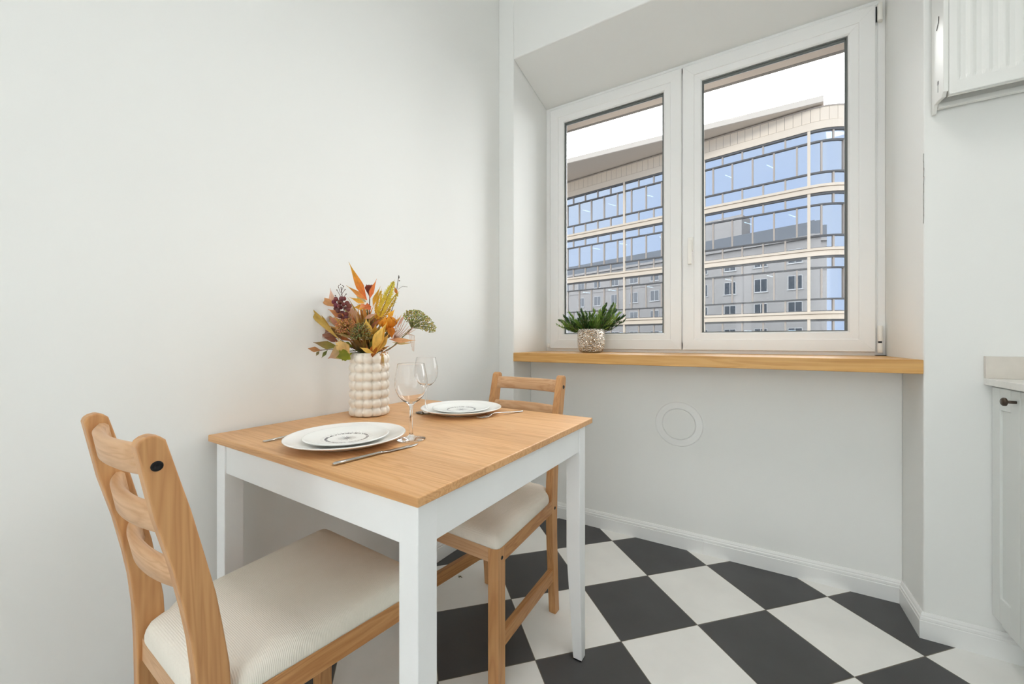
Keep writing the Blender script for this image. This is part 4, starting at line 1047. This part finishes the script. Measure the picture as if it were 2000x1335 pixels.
for k in range(-3, 4):
    zb = ZB(k); mb = MB()
    if k < 3:
        strip(mb, S0, S1, -.3, .16, zb, zb+.30); strip(mb, S0, S1, -.3, .22, zb+.32, zb+.47)
    else:
        strip(mb, S0, S1, -.3, .14, zb, zb+.47)
    ofin(mb, 'facade_band', M['cream'])
    if k < 3:
        z0, z1 = zb+.47, ZB(k+1); mb = MB(); strip(mb, S0, S1, -.24, .02, z0, z0+.06); strip(mb, S0, S1, -.2, .10, z1-.13, z1-.002)
        strip(mb, S0, S1, -.02, .09, z1-.78, z1-.68); strip(mb, S0, S1, -.02, .09, z1-2.68, z1-2.58)
        ofin(mb, 'transom', M['transom'])
        bays = [(-6.0, 0)]+[(6*i, 6*i+6) for i in range(6)]
        for (a, b_) in bays:
            mb = MB(); strip(mb, a+.02, b_-.02, -.012, 0, z0+.05, z1-.05); gl = ofin(mb, 'window', M['oglass'])
            mb = MB()
            for j in range(1, 5):
                for (q0, q1) in ((z0, z1-2.63), (z1-.73, z1)): strip(mb, a+1.2*j-.045, a+1.2*j+.045, .0, .07, q0, q1)
            for j in range(5):
                s_ = a+.6+1.2*j; strip(mb, s_-.045, s_+.045, .0, .08, z1-2.63, z1-.73)
            mb.build('mullion', M['beige'], gl)
        if k >= -1:
            for (a, n_l) in ((0, 4), (6, 4), (12, 4)):
                for j in range(n_l):
                    if (j+k) % 2 == 0: continue
                    mb = MB(); c = FB(a+1.0+1.3*j, -2.0-.5*(j % 2), z1-.62); d = (E_*.3+NR*.9).normalized()
                    mb.tube([c-d*.45, c+d*.45], .028, 6); ofin(mb, 'office_light', em)
        mb = MB(); strip(mb, .0, S1, -5.2, -5.0, zb, z1); strip(mb, .0, S1, -5.0, -.3, zb+.02, zb+.40); ofin(mb, 'interior', M['office_in'])
mb = MB(); mb.obox(P0, E_, NR, UP, (-RC+.35, .02), (-6.0, -3.0), (-10, 14.4)); ofin(mb, 'interior', M['office_in'])
for i in range(0, 7):
    mb = MB()
    for k in range(-3, 3): strip(mb, 6*i-.075, 6*i+.075, 0, .12, ZB(k)+.47, ZB(k+1))
    ofin(mb, 'pilaster', M['cream'])
zb = ZB(3); mb = MB(); s = S0
while s < S1: strip(mb, s, s+.425, -.3, .10, zb+.50, zb+1.30); s += .44
ofin(mb, 'parapet_panels', M['cream'])
mb = MB(); strip(mb, S0, S1, -.3, .085, zb+.46, zb+1.30); ofin(mb, 'parapet_core', M['joint'])
mb = MB(); strip(mb, S0, S1, -.45, .13, zb+1.30, zb+1.38); ofin(mb, 'coping', M['beige'])
mb = MB(); strip(mb, S0, 0.5, -.5, -.45, zb+1.62, zb+1.66)
for k in range(8): strip(mb, -4+k*.6, -3.96+k*.6, -.5, -.46, zb+1.36, zb+1.62)
ofin(mb, 'railing', M['transom'])
mb = MB(); strip(mb, .0, S1, -9, -.3, zb+1.0, zb+1.2); strip(mb, 0, S1, -9.2, -9.0, -10.4, zb+1.2); ofin(mb, 'roof_slab', M['joint'])
Q = FB(-.62, .35, 0); QD = Vector((-1, -.013, 0)); QB = -NR
mb = MB(); zc = 15.36
a, b_ = Q, Q+QD*40; mb.add([(p.x, p.y, z) for z in (zc, zc+.33) for p in (a, b_, b_+QB*9, a+QB*9)], [(0, 1, 2, 3), (4, 5, 6, 7), (0, 1, 5, 4), (1, 2, 6, 5), (2, 3, 7, 6), (3, 0, 4, 7)]); ofin(mb, 'roof_canopy', M['canopy'])
mb = MB(); f_ = Vector((.013, -1, 0))*.04
mb.add([(p.x, p.y, z) for z in (zc+.03, zc+.40) for p in (a+f_, b_+f_, b_-f_, a-f_)], [(0, 1, 2, 3), (4, 5, 6, 7), (0, 1, 5, 4), (1, 2, 6, 5), (2, 3, 7, 6), (3, 0, 4, 7)]); ofin(mb, 'roof_fascia', M['fascia'])
mb = MB()
for i in range(9):
    p = FB(2+3.5*i, -2.5, 0); mb.box(p.x-.12, p.x+.12, p.y-.12, p.y+.12, zb+1.2, zc)
ofin(mb, 'canopy_posts', M['transom'])

# our own house: outer wall with windows and roof (also what the office glass mirrors)
M['render'] = plain('grey_beige_render', (116, 113, 111), 0.85, noise=.05, nscale=.4)
M['roof'] = plain('grey_sheet_roof', (66, 69, 74), 0.6, noise=.06, nscale=.5)
M['hwin'] = plain('dark_house_window', (40, 46, 54), 0.15)
HX0, HX1, HZ0, HZ1 = -70.0, 24.0, -10.5, 13.2
mb = MB(); wx0, wx1, wz0, wz1 = NX0-.001, NX1+.001, .93, LZB
Y0, Y1 = YE+.0006, 1.15
mb.box(HX0, wx0, Y0, Y1, HZ0, HZ1); mb.box(wx1, HX1, Y0, Y1, HZ0, HZ1); mb.box(wx0, wx1, Y0, Y1, HZ0, wz0); mb.box(wx0, wx1, Y0, Y1, wz1, HZ1)
he = tag(mb.build('wall_exterior', M['render'], weld=False), kind='structure')
mb = MB(); mb.box(wx0-.05, wx1+.05, Y0, Y1-.022, LZB-.0012, LZB+.0008); mb.build('lintel_board', plain('beige_lintel', (226, 208, 190), .8), he)
mb = MB(); mb.box(wx0-.05, wx1+.05, Y1-.021, Y1+.004, LZB-.0022, LZB+.0008); mb.build('blind_rail', plain('grey_brown_rail', (150, 140, 130), .7), he)
mb = MB(); mb.box(HX0, HX1, Y0, 1.45, HZ1, HZ1+.35); mb.box(HX0, HX1, 1.15, 1.22, 9.7, 9.95); mb.build('cornice', M['render'], he)
mb = MB(); mb.prism([(1.40, HZ1+.35), (.2, 15.4), (-3, 16.2), (-8, 16.2), (-8, HZ1+.35)], 0, 'x', HX0, HX1); mb.build('roof', M['roof'], he)
mb = MB(); mb.box(-14, -9, -3, 0.2, 15.0, 18.2); mb.build('roof_block', M['render'], he)
mb = MB(); mb.box(-.75, .75, Y1-.03, Y1+.012, -.85, .85); hw0 = mb.build('window', M['hwin'], he); hw0.location = (.98+3.7, 0, 1.75)
mb = MB()
for x in (-.75, -.03, .69): mb.box(x, x+.06, Y1, Y1+.03, -.85, .85)
for z in (-.85, .79): mb.box(-.75, .75, Y1, Y1+.03, z, z+.06)
mb.box(-.85, .85, Y1, Y1+.12, -.93, -.86)
hf = mb.build('window_frame', plain('grey_house_frame', (150, 150, 150), .5), hw0)
for j in range(0, 4):
    for i in range(-14, 5):
        if j == 0 and i in (0, 1): continue
        c = hw0.copy(); COL.objects.link(c); c.parent = he; c.location = (.98+3.7*i, 0, 1.75+3.2*j); d = hf.copy(); COL.objects.link(d); d.parent = c
mb = MB(); mb.box(-90, 90, 1.15, 120, -10.9, -10.5); tag(mb.build('ground', plain('street_asphalt', (120, 120, 120), .9)), kind='structure')
